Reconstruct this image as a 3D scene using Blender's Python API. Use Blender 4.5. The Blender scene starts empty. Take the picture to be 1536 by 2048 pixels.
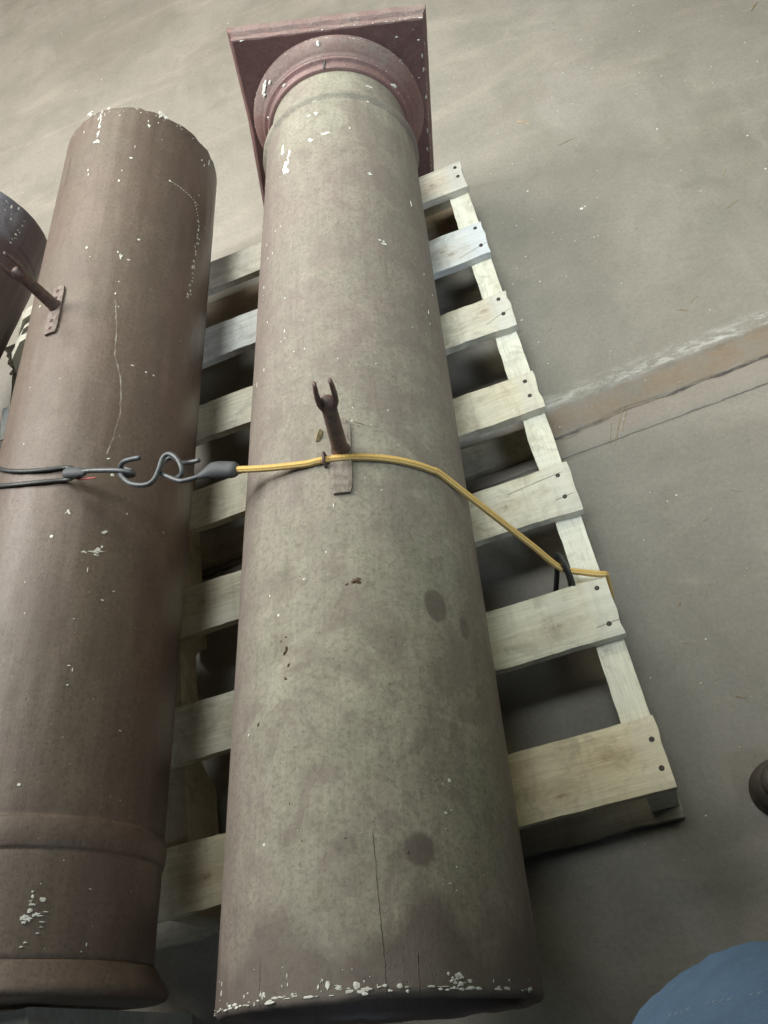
import bpy, math, random
import numpy as np
from mathutils import Vector, Matrix

random.seed(7)
rng = np.random.default_rng(7)
scene = bpy.context.scene
COL = scene.collection
PI = math.pi

# ------------------------------------------------------------------ camera
cam_d = bpy.data.cameras.new('camera')
cam = bpy.data.objects.new('camera', cam_d)
COL.objects.link(cam)
cam_d.sensor_fit = 'VERTICAL'
cam_d.sensor_height = 24.0
cam_d.lens = 1795.75 / 2048 * 24.0
cam_d.clip_start = 0.02
cam_d.clip_end = 200
RGT = Vector((0.931222, -0.166851, -0.324016))
UPV = Vector((0.313225, 0.820916, 0.47748))
FWD = Vector((-0.186322, 0.54613, -0.816717))
m = Matrix.Identity(4)
for i in range(3):
    m[i][0] = RGT[i]; m[i][1] = UPV[i]; m[i][2] = -FWD[i]
m[0][3], m[1][3], m[2][3] = -0.0237, -0.2554, 1.2612
cam.matrix_world = m
scene.camera = cam

# ------------------------------------------------------------------ world, lamps, exposure
world = bpy.data.worlds.new('World'); scene.world = world; world.use_nodes = True
bg = world.node_tree.nodes['Background']
bg.inputs[0].default_value = (0.80, 0.80, 0.66, 1)
bg.inputs[1].default_value = 0.012


def area(name, loc, target, sx, sy, power, color, spread=180):
    l = bpy.data.lights.new(name, 'AREA'); l.shape = 'RECTANGLE'
    l.size, l.size_y, l.energy, l.color = sx, sy, power, color
    l.spread = math.radians(spread)
    o = bpy.data.objects.new(name, l); COL.objects.link(o)
    o.location = loc
    o.rotation_euler = (Vector(target) - Vector(loc)).to_track_quat('-Z', 'Y').to_euler()
    return o


area('high_bay_lamp', (-1.1, 3.2, 3.0), (-0.8, 2.2, 0), 1.3, 1.3, 16, (1.0, 0.97, 0.82), 90)
area('high_bay_lamp_far_side', (-1.8, 3.2, 3.0), (-1.1, 2.3, 0), 1.3, 1.3, 25, (1.0, 0.93, 0.88), 90)
area('high_bay_lamp_side', (-2.5, 1.7, 2.5), (-0.6, 1.0, 0), 1.2, 1.2, 42, (1.0, 0.99, 0.94), 100)
area('high_bay_lamp_far', (-0.2, 4.0, 3.0), (-0.2, 1.5, 0), 1.5, 1.5, 5, (1.0, 0.98, 0.78), 100)
area('high_bay_lamp_cool', (-0.1, 1.2, 4.2), (-0.1, 1.2, 0), 1.2, 1.2, 8.2, (0.92, 0.98, 0.97), 37)
area('high_bay_lamp_right', (2.2, 2.0, 2.8), (0.45, 1.2, 0), 1.2, 1.2, 1.4, (1.0, 0.98, 0.72), 50)
area('high_bay_lamp_beside', (2.4, 0.9, 2.2), (-0.1, 0.7, 0.2), 1.0, 1.0, 1.2, (1.0, 1.0, 0.7), 45)
area('high_bay_lamp_behind', (1.6, -2.0, 3.0), (-0.1, 1.25, 0.2), 0.8, 0.8, 4.4, (0.72, 0.86, 1.0), 45)

vs = scene.view_settings
vs.view_transform = 'Standard'; vs.look = 'None'; vs.exposure = 0.10; vs.gamma = 1.0
vs.use_curve_mapping = False
scene.render.engine = 'CYCLES'
scene.render.resolution_x, scene.render.resolution_y = 768, 1024

# ------------------------------------------------------------------ helpers
def tag(o, label=None, category=None, group=None, kind=None):
    if label: o['label'] = label
    if category: o['category'] = category
    if group: o['group'] = group
    if kind: o['kind'] = kind
    return o


def empty(name, matrix=None):
    o = bpy.data.objects.new(name, None); COL.objects.link(o)
    o.empty_display_size = 0.05
    if matrix is not None: o.matrix_world = matrix
    return o


def mesh_obj(name, verts, faces, mat, parent=None, smooth=False, attrs=None, uvs=None, world_space=False):
    me = bpy.data.meshes.new(name)
    me.from_pydata([tuple(v) for v in verts], [], [tuple(f) for f in faces])
    me.update()
    if attrs:
        for k, v in attrs.items():
            a = me.attributes.new(k, 'FLOAT', 'POINT'); a.data.foreach_set('value', np.asarray(v, dtype=np.float32))
    if uvs is not None:
        l = me.uv_layers.new(name='UVMap'); li = np.zeros(len(me.loops), dtype=np.int32)
        me.loops.foreach_get('vertex_index', li)
        l.data.foreach_set('uv', np.asarray(uvs, dtype=np.float32)[li].ravel())
    if smooth: me.polygons.foreach_set('use_smooth', [True] * len(me.polygons))
    me.materials.append(mat)
    o = bpy.data.objects.new(name, me); COL.objects.link(o)
    if parent:
        o.parent = parent
        if world_space: o.matrix_parent_inverse = parent.matrix_world.inverted()
    return o


def vnoise(x, y, seed=0):
    """cheap smooth 2-D value noise in -1..1 (numpy arrays)"""
    r = np.random.default_rng(seed); T = r.uniform(-1, 1, (64, 64))
    xi = np.floor(x).astype(int); yi = np.floor(y).astype(int); fx = x - xi; fy = y - yi
    fx = fx * fx * (3 - 2 * fx); fy = fy * fy * (3 - 2 * fy)
    g = lambda a, b: T[a % 64, b % 64]
    return (g(xi, yi) * (1 - fx) + g(xi + 1, yi) * fx) * (1 - fy) + (g(xi, yi + 1) * (1 - fx) + g(xi + 1, yi + 1) * fx) * fy


def catmull(pts, n=8):
    P = [Vector(p) for p in pts]; P = [P[0] * 2 - P[1]] + P + [P[-1] * 2 - P[-2]]
    out = []
    for i in range(1, len(P) - 2):
        a, b, c, d = P[i - 1], P[i], P[i + 1], P[i + 2]
        for k in range(n):
            t = k / n
            out.append(0.5 * ((2 * b) + (c - a) * t + (2 * a - 5 * b + 4 * c - d) * t * t + (3 * b - a - 3 * c + d) * t ** 3))
    out.append(P[-2]); return out


def tube_data(path, rad, nseg=10, flat=1.0, up0=Vector((0, 0, 1)), endround=True):
    """swept tube: rad is a number or one per path point; flat squashes it along the normal"""
    P = [Vector(p) for p in path]; n = len(P)
    R = [rad] * n if not hasattr(rad, '__len__') else list(rad)
    if endround:
        t0 = (P[1] - P[0]).normalized(); t1 = (P[-1] - P[-2]).normalized()
        P = [P[0] - t0 * R[0] * .6] + [P[0] - t0 * R[0] * .35] + P + [P[-1] + t1 * R[-1] * .35] + [P[-1] + t1 * R[-1] * .6]
        R = [R[0] * .35, R[0] * .8] + R + [R[-1] * .8, R[-1] * .35]; n = len(P)
    V, F, U = [], [], []
    u = None; L = 0
    for i in range(n):
        t = (P[min(i + 1, n - 1)] - P[max(i - 1, 0)]).normalized()
        if u is None:
            u = up0 - t * up0.dot(t)
            if u.length < 1e-4: u = Vector((1, 0, 0)) - t * t.x
        else:
            u = u - t * u.dot(t)
        u.normalize(); w = t.cross(u)
        if i: L += (P[i] - P[i - 1]).length
        for j in range(nseg):
            a = 2 * PI * j / nseg
            V.append(P[i] + w * (R[i] * math.cos(a)) + u * (R[i] * flat * math.sin(a)))
            U.append((L, j / nseg))
    for i in range(n - 1):
        for j in range(nseg):
            k = (j + 1) % nseg
            F.append((i * nseg + j, i * nseg + k, (i + 1) * nseg + k, (i + 1) * nseg + j))
    F.append(tuple(range(nseg))[::-1]); F.append(tuple((n - 1) * nseg + j for j in range(nseg)))
    return V, F, U


def tube(name, path, rad, mat, parent=None, nseg=10, flat=1.0, up0=Vector((0, 0, 1)), world_space=True, endround=True):
    V, F, U = tube_data(path, rad, nseg, flat, up0, endround)
    return mesh_obj(name, V, F, mat, parent, True, uvs=U, world_space=world_space)


def merge(parts):
    V, F = [], []
    for v, f in parts:
        o = len(V); V += list(v); F += [tuple(i + o for i in q) for q in f]
    return V, F


# ------------------------------------------------------------------ node helper
class N:
    def __init__(s, name):
        s.mat = bpy.data.materials.new(name); s.mat.use_nodes = True
        s.t = s.mat.node_tree; s.b = s.t.nodes['Principled BSDF']; s._tc = None

    def new(s, kind): return s.t.nodes.new(kind)

    def link(s, a, b): s.t.links.new(a, b)

    def put(s, sock, v):
        if hasattr(v, 'bl_idname') or isinstance(v, bpy.types.NodeSocket): s.link(v, sock)
        elif isinstance(v, (tuple, list)) and len(v) == 3 and sock.type == 'RGBA': sock.default_value = (*v, 1)
        else: sock.default_value = v

    def obj(s, scale=(1, 1, 1), shift=0.0):
        if s._tc is None: s._tc = s.new('ShaderNodeTexCoord')
        mp = s.new('ShaderNodeMapping'); s.link(s._tc.outputs['Object'], mp.inputs['Vector'])
        mp.inputs['Scale'].default_value = scale
        if shift is True:
            oi = s.new('ShaderNodeObjectInfo'); c = s.new('ShaderNodeVectorMath'); c.operation = 'SCALE'
            c.inputs[0].default_value = (13.0, 7.0, 5.0); s.link(oi.outputs['Random'], c.inputs['Scale'])
            s.link(c.outputs[0], mp.inputs['Location'])
        elif shift: mp.inputs['Location'].default_value = (shift, shift * 1.7, shift * .6)
        return mp.outputs[0]

    def noise(s, vec, scale, detail=4, rough=.55, dist=0.0):
        n = s.new('ShaderNodeTexNoise'); s.link(vec, n.inputs['Vector'])
        n.inputs['Scale'].default_value = scale; n.inputs['Detail'].default_value = detail
        n.inputs['Roughness'].default_value = rough; n.inputs['Distortion'].default_value = dist
        return n.outputs['Fac']

    def voro(s, vec, scale, feature='F1'):
        n = s.new('ShaderNodeTexVoronoi'); n.feature = feature; s.link(vec, n.inputs['Vector']); n.inputs['Scale'].default_value = scale
        return n.outputs['Distance']

    def math(s, op, a, b=0.0, c=0.0, clamp=False):
        n = s.new('ShaderNodeMath'); n.operation = op; n.use_clamp = clamp
        s.put(n.inputs[0], a); s.put(n.inputs[1], b)
        if op in ('MULTIPLY_ADD', 'SMOOTH_MIN'): s.put(n.inputs[2], c)
        return n.outputs[0]

    def step(s, v, lo, hi, a=0.0, b=1.0):
        n = s.new('ShaderNodeMapRange'); n.interpolation_type = 'SMOOTHSTEP'
        s.put(n.inputs['Value'], v); n.inputs['From Min'].default_value = lo; n.inputs['From Max'].default_value = hi
        n.inputs['To Min'].default_value = a; n.inputs['To Max'].default_value = b
        return n.outputs['Result']

    def mix(s, f, a, b, mode='MIX'):
        n = s.new('ShaderNodeMix'); n.data_type = 'RGBA'; n.blend_type = mode
        s.put(n.inputs[0], f); s.put(n.inputs[6], a); s.put(n.inputs[7], b)
        return n.outputs[2]

    def attr(s, name):
        n = s.new('ShaderNodeAttribute'); n.attribute_name = name
        return n.outputs['Fac']

    def xyz(s, vec):
        n = s.new('ShaderNodeSeparateXYZ'); s.link(vec, n.inputs[0]); return n.outputs

    def bump(s, h, strength=.3, dist=.002, prev=None):
        n = s.new('ShaderNodeBump'); s.link(h, n.inputs['Height'])
        n.inputs['Strength'].default_value = strength; n.inputs['Distance'].default_value = dist
        if prev is not None: s.link(prev, n.inputs['Normal'])
        return n.outputs[0]

    def done(s, color, rough=.6, normal=None, spec=.4, metal=0.0):
        s.put(s.b.inputs['Base Color'], color); s.put(s.b.inputs['Roughness'], rough)
        s.b.inputs['Specular IOR Level'].default_value = spec; s.b.inputs['Metallic'].default_value = metal
        if normal is not None: s.link(normal, s.b.inputs['Normal'])
        return s.mat


# ------------------------------------------------------------------ materials
def column_paint(name, brown_a, brown_b, dust_amount, dust_a, dust_b, rough_paint):
    n = N(name); P = n.obj(); S = n.obj((1, .16, 1))
    low = n.noise(P, 5.0, 5, .6); mid = n.noise(P, 22, 5, .6, .4); fine = n.noise(P, 420, 3, .7)
    streak = n.noise(S, 60, 4, .6); grit = n.noise(P, 1100, 2, .6)
    paint = n.mix(n.step(low, .35, .68), brown_a, brown_b)
    paint = n.mix(n.math('MULTIPLY', n.step(streak, .45, .75), .25), paint, tuple(c * 1.25 for c in brown_a))
    dust = n.mix(n.step(mid, .3, .7), dust_a, dust_b)
    fac = n.math('MULTIPLY', n.attr('dust'), dust_amount)
    wob = n.math('ADD', n.math('MULTIPLY', n.step(low, .25, .75), .55), n.math('MULTIPLY', n.step(mid, .3, .72), .35))
    wob = n.math('ADD', wob, n.math('MULTIPLY', n.step(streak, .35, .7), .22))
    fac = n.math('MULTIPLY', fac, n.math('ADD', wob, .28), clamp=True)
    c = n.mix(fac, paint, dust)
    # grit and pitting, scattered in patches
    c = n.mix(n.math('MULTIPLY', n.step(fine, .38, .62), .42), c, n.mix(.5, c, (.5, .5, .5), 'MULTIPLY'))
    coarse = n.noise(P, 170, 4, .75)
    c = n.mix(n.math('MULTIPLY', n.step(coarse, .47, .62), .46), c, n.mix(1.0, c, (.52, .51, .47), 'MULTIPLY'))
    c = n.mix(n.math('MULTIPLY', n.step(n.noise(P, 210, 3, .7), .54, .66), .34), c, n.mix(1.0, c, (1.5, 1.5, 1.45), 'MULTIPLY'))
    brush = n.noise(n.obj((1, .035, 1)), 240, 4, .65)
    c = n.mix(n.math('MULTIPLY', n.step(brush, .48, .66), .22), c, n.mix(1.0, c, (.62, .61, .58), 'MULTIPLY'))
    blot = n.noise(P, 13, 6, .68, .7)
    c = n.mix(n.math('MULTIPLY', n.step(blot, .46, .60), .62), c, n.mix(.7, c, tuple(x * .8 for x in brown_a)))
    c = n.mix(n.math('MULTIPLY', n.step(n.noise(n.obj((1, 1, 1), 4.0), 16, 6, .7, .9), .53, .70), .30), c, n.mix(1.0, c, (1.35, 1.33, 1.26), 'MULTIPLY'))
    pit = n.math('MULTIPLY', n.step(n.noise(P, 230, 2, .5), .64, .74), n.step(n.noise(P, 7, 3), .42, .6))
    c = n.mix(n.math('MULTIPLY', pit, .45), c, tuple(x * .45 for x in brown_a))
    pale = n.step(n.noise(P, 330, 2, .5), .72, .78)
    c = n.mix(n.math('MULTIPLY', pale, .45), c, (.55, .54, .48))
    # stains, bare bruises and cracks laid out on the shaft
    st = n.step(n.math('ADD', n.attr('stain'), n.math('MULTIPLY', n.math('SUBTRACT', n.noise(P, 38, 6, .7), .5), .9)), .22, .98)
    c = n.mix(n.math('MULTIPLY', st, .72), c, tuple(x * .55 for x in brown_a))
    cd = n.math('ABSOLUTE', n.math('ADD', n.attr('crack'), n.math('MULTIPLY', n.math('SUBTRACT', n.noise(P, 120, 3), .5), .0022)))
    cr = n.math('MULTIPLY', n.math('MULTIPLY', n.step(cd, .0002, .0009, .62, 0), n.attr('crack_mask')), n.step(n.noise(P, 50, 3), .3, .5, .3, 1))
    c = n.mix(cr, c, (.030, .025, .020))
    sd = n.math('ABSOLUTE', n.math('ADD', n.attr('scratch'), n.math('MULTIPLY', n.math('SUBTRACT', n.noise(P, 90, 3), .5), .004)))
    sr = n.math('MULTIPLY', n.math('MULTIPLY', n.step(sd, .0003, .0013, 1, 0), n.attr('scratch_mask')), n.step(n.noise(P, 60, 3), .4, .6, .25, .75))
    c = n.mix(sr, c, (.42, .40, .33))
    rgh = n.math('ADD', n.math('MULTIPLY', fac, .85 - rough_paint), n.math('ADD', n.math('MULTIPLY', fine, .16), rough_paint - .08), clamp=True)
    h = n.math('ADD', n.math('MULTIPLY', grit, .35), n.math('ADD', fine, n.math('MULTIPLY', n.noise(S, 160, 3), 1.0)))
    b = n.bump(h, .22, .0012)
    b = n.bump(n.math('SUBTRACT', n.math('MULTIPLY', low, 1.0), n.math('ADD', n.math('MULTIPLY', cr, .4), n.math('MULTIPLY', pit, .15))), .35, .006, b)
    return n.done(c, rgh, b, .45)


BROWN_A, BROWN_B = (.122, .083, .067), (.096, .069, .054)
M_DUSTY = column_paint('dusty_brown_paint', (.182, .142, .128), (.142, .115, .102), 1.0, (.335, .325, .255), (.238, .229, .178), .52)
M_BROWN = column_paint('brown_paint', BROWN_A, BROWN_B, .36, (.175, .155, .115), (.140, .122, .090), .40)
M_DARK = column_paint('dark_brown_paint', (.105, .068, .070), (.080, .058, .052), .55, (.34, .34, .38), (.17, .17, .20), .42)
M_MAROON = column_paint('maroon_paint', (.200, .104, .100), (.160, .086, .082), .80, (.262, .222, .195), (.205, .168, .150), .46)


def make_wood(name, light, dark, grey, whiten=True):
    n = N(name); P = n.obj((1, 1, 1), True); G = n.obj((1.6, 26, 26), True); X = n.obj((120, 4, 4), True)
    R = n.obj()
    g1 = n.noise(G, 3.2, 6, .62, 1.2); g2 = n.noise(G, 14, 4, .6); blot = n.noise(P, 9, 4)
    kd = n.attr('knot')
    ring = n.math('SINE', n.math('ADD', n.math('MULTIPLY', kd, 900), n.math('MULTIPLY', g1, 5)))
    near = n.step(kd, .006, .030, 1, 0)
    f = n.math('ADD', n.step(g1, .32, .70), n.math('MULTIPLY', n.math('MULTIPLY', ring, near), .25))
    c = n.mix(f, light, dark)
    c = n.mix(n.math('MULTIPLY', n.step(g2, .45, .75), .28), c, tuple(x * .66 for x in dark))
    c = n.mix(n.math('MULTIPLY', n.step(blot, .4, .72), .55), c, grey)
    c = n.mix(n.math('MULTIPLY', near, .22), c, (.36, .23, .12))
    c = n.mix(n.math('MULTIPLY', n.step(n.math('ADD', kd, n.math('MULTIPLY', n.noise(P, 160, 4), .008)), .005, .0105, .7, 0), 1.0), c, (.20, .125, .07))
    dirt = n.noise(P, 24, 6, .7, .6)
    c = n.mix(n.math('MULTIPLY', n.step(dirt, .48, .66), .46), c, (.30, .275, .225))
    fib = n.noise(n.obj((5, 90, 90), True), 8, 4, .7)
    c = n.mix(n.math('MULTIPLY', n.step(fib, .50, .68), .34), c, (.30, .27, .215))
    if whiten:
        xs = n.xyz(R)[0]
        w = n.step(n.math('ADD', xs, n.math('MULTIPLY', n.noise(P, 30, 3), .016)), -.032, -.012)
        c = n.mix(n.math('MULTIPLY', w, .5), c, (.60, .61, .60))
    # saw marks run across the board
    saw = n.noise(X, 1.0, 3, .6)
    c = n.mix(n.math('MULTIPLY', n.step(saw, .5, .7), .14), c, (.25, .22, .17))
    sp = n.math('ABSOLUTE', n.math('ADD', n.attr('split'), n.math('MULTIPLY', n.math('SUBTRACT', n.noise(n.obj((.35, 1, 1), True), 60, 2), .5), .0035)))
    sr = n.math('MULTIPLY', n.step(sp, .0002, .0008, .8, 0), n.attr('split_mask'))
    c = n.mix(sr, c, (.03, .024, .018))
    oi = n.new('ShaderNodeObjectInfo')
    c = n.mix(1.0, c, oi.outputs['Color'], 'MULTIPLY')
    spk = n.step(n.noise(P, 420, 2), .70, .76)
    c = n.mix(n.math('MULTIPLY', spk, .4), c, (.12, .09, .06))
    b = n.bump(n.math('ADD', g2, n.math('MULTIPLY', saw, .8)), .35, .0012)
    b = n.bump(n.math('SUBTRACT', g1, n.math('MULTIPLY', sr, 1.5)), .3, .002, b)
    return n.done(c, n.math('ADD', n.math('MULTIPLY', g2, .2), .62), b, .3)


M_WOOD = make_wood('pallet_wood', (.72, .69, .595), (.575, .535, .435), (.62, .62, .58))
M_WOOD_OLD = make_wood('weathered_wood', (.26, .22, .16), (.17, .135, .095), (.20, .19, .165), False)
M_WOOD_GREY = make_wood('grey_timber', (.42, .42, .38), (.30, .29, .26), (.36, .37, .35), False)


def simple(name, a, b, scale, rough, spec=.4, metal=0.0, bump=.2, bd=.001):
    n = N(name); P = n.obj(); f = n.noise(P, scale, 4, .6)
    c = n.mix(n.step(f, .35, .65), a, b)
    fine = n.noise(P, scale * 6, 3)
    return n.done(c, n.math('ADD', n.math('MULTIPLY', fine, .25), rough - .12), n.bump(fine, bump, bd), spec, metal)


M_CHIP = simple('white_paint', (.70, .72, .67), (.52, .52, .45), 160, .6)
M_RUST = simple('rusty_painted_iron', (.150, .090, .074), (.080, .056, .050), 120, .5, .5, 0.0, .4)
M_BARPAINT = simple('painted_iron_bar', (.20, .165, .14), (.12, .085, .072), 110, .6, .4, 0.0, .4)
M_PLATE = simple('dusty_iron_plate', (.225, .20, .165), (.14, .115, .095), 130, .65, .4, 0.0, .4)
M_HOOK = simple('grey_coated_wire', (.085, .095, .105), (.055, .062, .068), 90, .42, .5)
M_SHEATH = simple('grey_rubber_sheath', (.080, .086, .092), (.060, .065, .07), 60, .62, .4)
M_RUBBER = simple('black_rubber', (.038, .043, .043), (.022, .025, .025), 80, .5, .45)
M_NAIL = simple('nail_head', (.060, .048, .038), (.030, .024, .020), 300, .6, .4, 0.0)
M_STRAW = simple('straw', (.33, .26, .16), (.22, .17, .10), 90, .7)
M_BARK = simple('bark', (.16, .10, .055), (.09, .06, .04), 120, .8)
M_RED = simple('red_plastic', (.30, .05, .04), (.20, .04, .035), 90, .5)


def make_cord():
    n = N('yellow_braid'); uv = n.new('ShaderNodeUVMap'); x = n.xyz(uv.outputs[0])
    a = n.math('SINE', n.math('ADD', n.math('MULTIPLY', x[0], 1500), n.math('MULTIPLY', x[1], 4 * 2 * PI)))
    b = n.math('SINE', n.math('SUBTRACT', n.math('MULTIPLY', x[0], 1500), n.math('MULTIPLY', x[1], 4 * 2 * PI)))
    w = n.math('MULTIPLY', a, b)
    c = n.mix(n.step(w, -.5, .6), (.62, .38, .09), (.80, .58, .22))
    band = n.step(n.math('SINE', n.math('MULTIPLY', x[1], 3 * 2 * PI)), .5, .95)
    c = n.mix(n.math('MULTIPLY', band, .45), c, (.85, .70, .36))
    c = n.mix(n.math('MULTIPLY', n.noise(n.obj(), 60, 3), .25), c, (.45, .28, .09))
    return n.done(c, .62, n.bump(w, .5, .001), .35)


M_CORD = make_cord()


def make_concrete():
    n = N('concrete'); P = n.obj(); xyz = n.xyz(P)
    big = n.noise(P, 1.6, 5, .6, .5); mid = n.noise(P, 6.5, 6, .62, .3); fine = n.noise(P, 90, 5, .7); grit = n.noise(P, 520, 3, .7)
    sheen_mottle = n.noise(n.obj((1, .45, 1)), 5, 4, .6, .8)
    c = n.mix(n.step(big, .34, .66), (0.182, 0.167, 0.142), (0.235, 0.218, 0.190))
    c = n.mix(n.math('MULTIPLY', n.step(mid, .42, .68), .50), c, (0.153, 0.148, 0.124))
    c = n.mix(n.math('MULTIPLY', n.step(sheen_mottle, .50, .72), .58), c, (0.253, 0.235, 0.210))  # pale mottling in the colour, strengthened to imitate the floor's sheen
    c = n.mix(n.math('MULTIPLY', n.step(n.noise(P, 3.2, 5, .65, .6), .60, .74), .4), c, (0.117, 0.112, 0.093))
    c = n.mix(n.math('MULTIPLY', n.step(fine, .4, .7), .22), c, (0.197, 0.190, 0.156))
    c = n.mix(n.math('MULTIPLY', n.step(grit, .56, .74), .25), c, (0.158, 0.150, 0.127))
    c = n.mix(n.math('MULTIPLY', n.step(n.noise(P, 260, 2), .69, .74), .6), c, (0.369, 0.361, 0.333))
    c = n.mix(n.math('MULTIPLY', n.step(n.noise(P, 150, 5, .8), .45, .62), .26), c, n.mix(1.0, c, (.62, .62, .60), 'MULTIPLY'))
    c = n.mix(n.math('MULTIPLY', n.step(n.noise(n.obj((1, 1, 1), 3.0), 11, 6, .7, .8), .50, .68), .30), c, n.mix(1.0, c, (.74, .74, .70), 'MULTIPLY'))
    c = n.mix(n.math('MULTIPLY', n.step(n.noise(n.obj((.5, 1.6, 1), 7.0), 4, 5, .62, 1.2), .50, .68), .6), c, n.mix(1.0, c, (1.22, 1.19, 1.17), 'MULTIPLY'))  # broad brighter patches, also sheen put into the concrete colour
    c = n.mix(n.math('MULTIPLY', n.step(n.noise(P, 360, 2), .68, .74), .55), c, (0.073, 0.068, 0.056))
    c = n.mix(n.math('MULTIPLY', n.step(n.noise(n.obj((1, 1, 1), 5.0), 38, 5, .7), .52, .68), .28), c, n.mix(1.0, c, (1.25, 1.24, 1.22), 'MULTIPLY'))
    # construction joint: rusty strip, worn white arris, dark saw lines (coordinate across the joint)
    t = n.math('SUBTRACT', xyz[1], n.math('MULTIPLY_ADD', xyz[0], .058, .62))
    wob = n.math('MULTIPLY', n.math('SUBTRACT', n.noise(P, 26, 5, .65), .5), .020)
    tw = n.math('ADD', t, wob)
    strip = n.math('MULTIPLY', n.step(tw, -.002, .006), n.step(tw, .050, .060, 1, 0))
    rust = n.mix(n.step(n.noise(P, 14, 5, .6), .36, .62), (0.165, 0.141, 0.113), (0.178, 0.119, 0.070))
    c = n.mix(n.math('MULTIPLY', strip, .62), c, rust)
    arris = n.math('MULTIPLY', n.step(tw, .054, .066), n.step(tw, .066, .098, 1, 0))
    c = n.mix(n.math('MULTIPLY', arris, n.step(n.noise(n.obj((.28, 1, 1)), 70, 6, .75, .6), .46, .60, .05, .85)), c, (0.398, 0.389, 0.362))
    beside = n.math('MULTIPLY', n.step(t, -.05, -.03), n.step(t, -.004, .0, 1, 0))
    c = n.mix(n.math('MULTIPLY', beside, .35), c, (0.268, 0.220, 0.186))
    t2 = n.math('ADD', n.math('ADD', t, n.math('MULTIPLY', xyz[0], .02)), .0455)
    tw2 = n.math('ADD', t2, n.math('MULTIPLY', n.math('SUBTRACT', n.noise(P, 45, 3), .5), .005))
    l2 = n.step(n.math('ABSOLUTE', tw2), .0005, .0022, 1, 0)
    c = n.mix(n.math('MULTIPLY', l2, .75), c, (0.054, 0.042, 0.038))
    tw1 = n.math('ADD', t, n.math('MULTIPLY', n.math('SUBTRACT', n.noise(P, 60, 4), .5), .008))
    l1 = n.math('MULTIPLY', n.step(n.math('ABSOLUTE', tw1), .0008, .0038, 1, 0), n.step(n.noise(P, 30, 4), .3, .55, .35, .9))
    c = n.mix(l1, c, (0.043, 0.035, 0.030))
    c = n.mix(n.math('MULTIPLY', n.step(n.noise(n.obj((1, 1, 1), 9.0), 130, 5, .8), .46, .62), .20), c, n.mix(1.0, c, (.62, .60, .58), 'MULTIPLY'))
    c = n.mix(n.math('MULTIPLY', n.step(n.noise(n.obj((1, 1, 1), 2.0), 200, 3, .7), .60, .70), .28), c, n.mix(1.0, c, (1.5, 1.48, 1.42), 'MULTIPLY'))
    b = n.bump(n.math('ADD', fine, n.math('MULTIPLY', grit, .6)), .45, .002)
    b = n.bump(mid, .25, .01, b)
    r = n.math('ADD', n.math('MULTIPLY', n.noise(n.obj((1, 1, 1), 6.0), 2.6, 4, .6, .6), .42), n.math('MULTIPLY_ADD', fine, .12, .22))
    return n.done(c, r, b, .35)


M_FLOOR = make_concrete()


def make_denim():
    n = N('blue_denim'); P = n.obj()
    uvn = n.obj((1, 1, .7))
    tw = n.math('SINE', n.math('ADD', n.math('MULTIPLY', n.xyz(P)[0], 2600), n.math('MULTIPLY', n.xyz(P)[2], 2600)))
    f = n.noise(P, 18, 5, .6); g = n.noise(P, 700, 3, .7)
    c = n.mix(n.step(f, .3, .7), (.062, .112, .182), (.086, .146, .226))
    c = n.mix(n.math('MULTIPLY', n.step(g, .45, .65), .3), c, (.11, .17, .24))
    c = n.mix(n.math('MULTIPLY', n.step(tw, .2, .9), .14), c, (.13, .19, .26))
    b = n.bump(n.math('ADD', tw, n.math('MULTIPLY', g, 1.5)), .25, .0008)
    b = n.bump(n.noise(uvn, 9, 4), .5, .012, b)
    return n.done(c, .85, b, .2)


M_DENIM = make_denim()
M_THREAD = simple('pale_thread', (.24, .29, .34), (.18, .23, .28), 200, .8)
M_SHOE = simple('brown_shoe', (.06, .045, .035), (.04, .03, .025), 40, .6)

# ------------------------------------------------------------------ floor
xs = np.concatenate([[-7, -5, -3.4, -2.4], np.linspace(-1.9, 1.1, 301), [1.6, 2.4, 4, 7]])
ts = np.concatenate([[-7, -4, -2, -1.2, -.8, -.5, -.3, -.2, -.12, -.08], np.linspace(-.06, .10, 81), [.13, .2, .35, .6, 1, 1.6, 2.4, 4, 7]])
Xg, Tg = np.meshgrid(xs, ts)
Yg = .62 + .058 * np.clip(Xg, -2, 2) + Tg
wobx = vnoise(Xg * 38, Tg * 0, 3) * .004 + vnoise(Xg * 9, Tg * 0, 4) * .004
t1 = Tg + wobx
sm = lambda v, a, b: np.clip((v - a) / (b - a), 0, 1) ** 2 * (3 - 2 * np.clip((v - a) / (b - a), 0, 1))
Zg = -.006 * np.exp(-(t1 / .0032) ** 2) - .0035 * sm(t1, -.002, .004) * (1 - sm(t1, .050, .062))
Zg -= .0015 * np.exp(-(((Tg + .02 * Xg + .0455) + wobx * .4) / .002) ** 2)
Zg -= .0030 * np.clip(vnoise(Xg * 60, Tg * 60, 5), 0, 1) * np.exp(-((t1 - .066) / .014) ** 2)
nx, nt = len(xs), len(ts)
idx = np.arange(nx * nt).reshape(nt, nx)
fq = np.stack([idx[:-1, :-1], idx[:-1, 1:], idx[1:, 1:], idx[1:, :-1]], -1).reshape(-1, 4)
floor = mesh_obj('floor', np.stack([Xg, Yg, Zg], -1).reshape(-1, 3).tolist(), fq.tolist(), M_FLOOR, smooth=True)
tag(floor, 'bare grey concrete warehouse floor with a rusty joint strip', 'floor', kind='structure')

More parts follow.
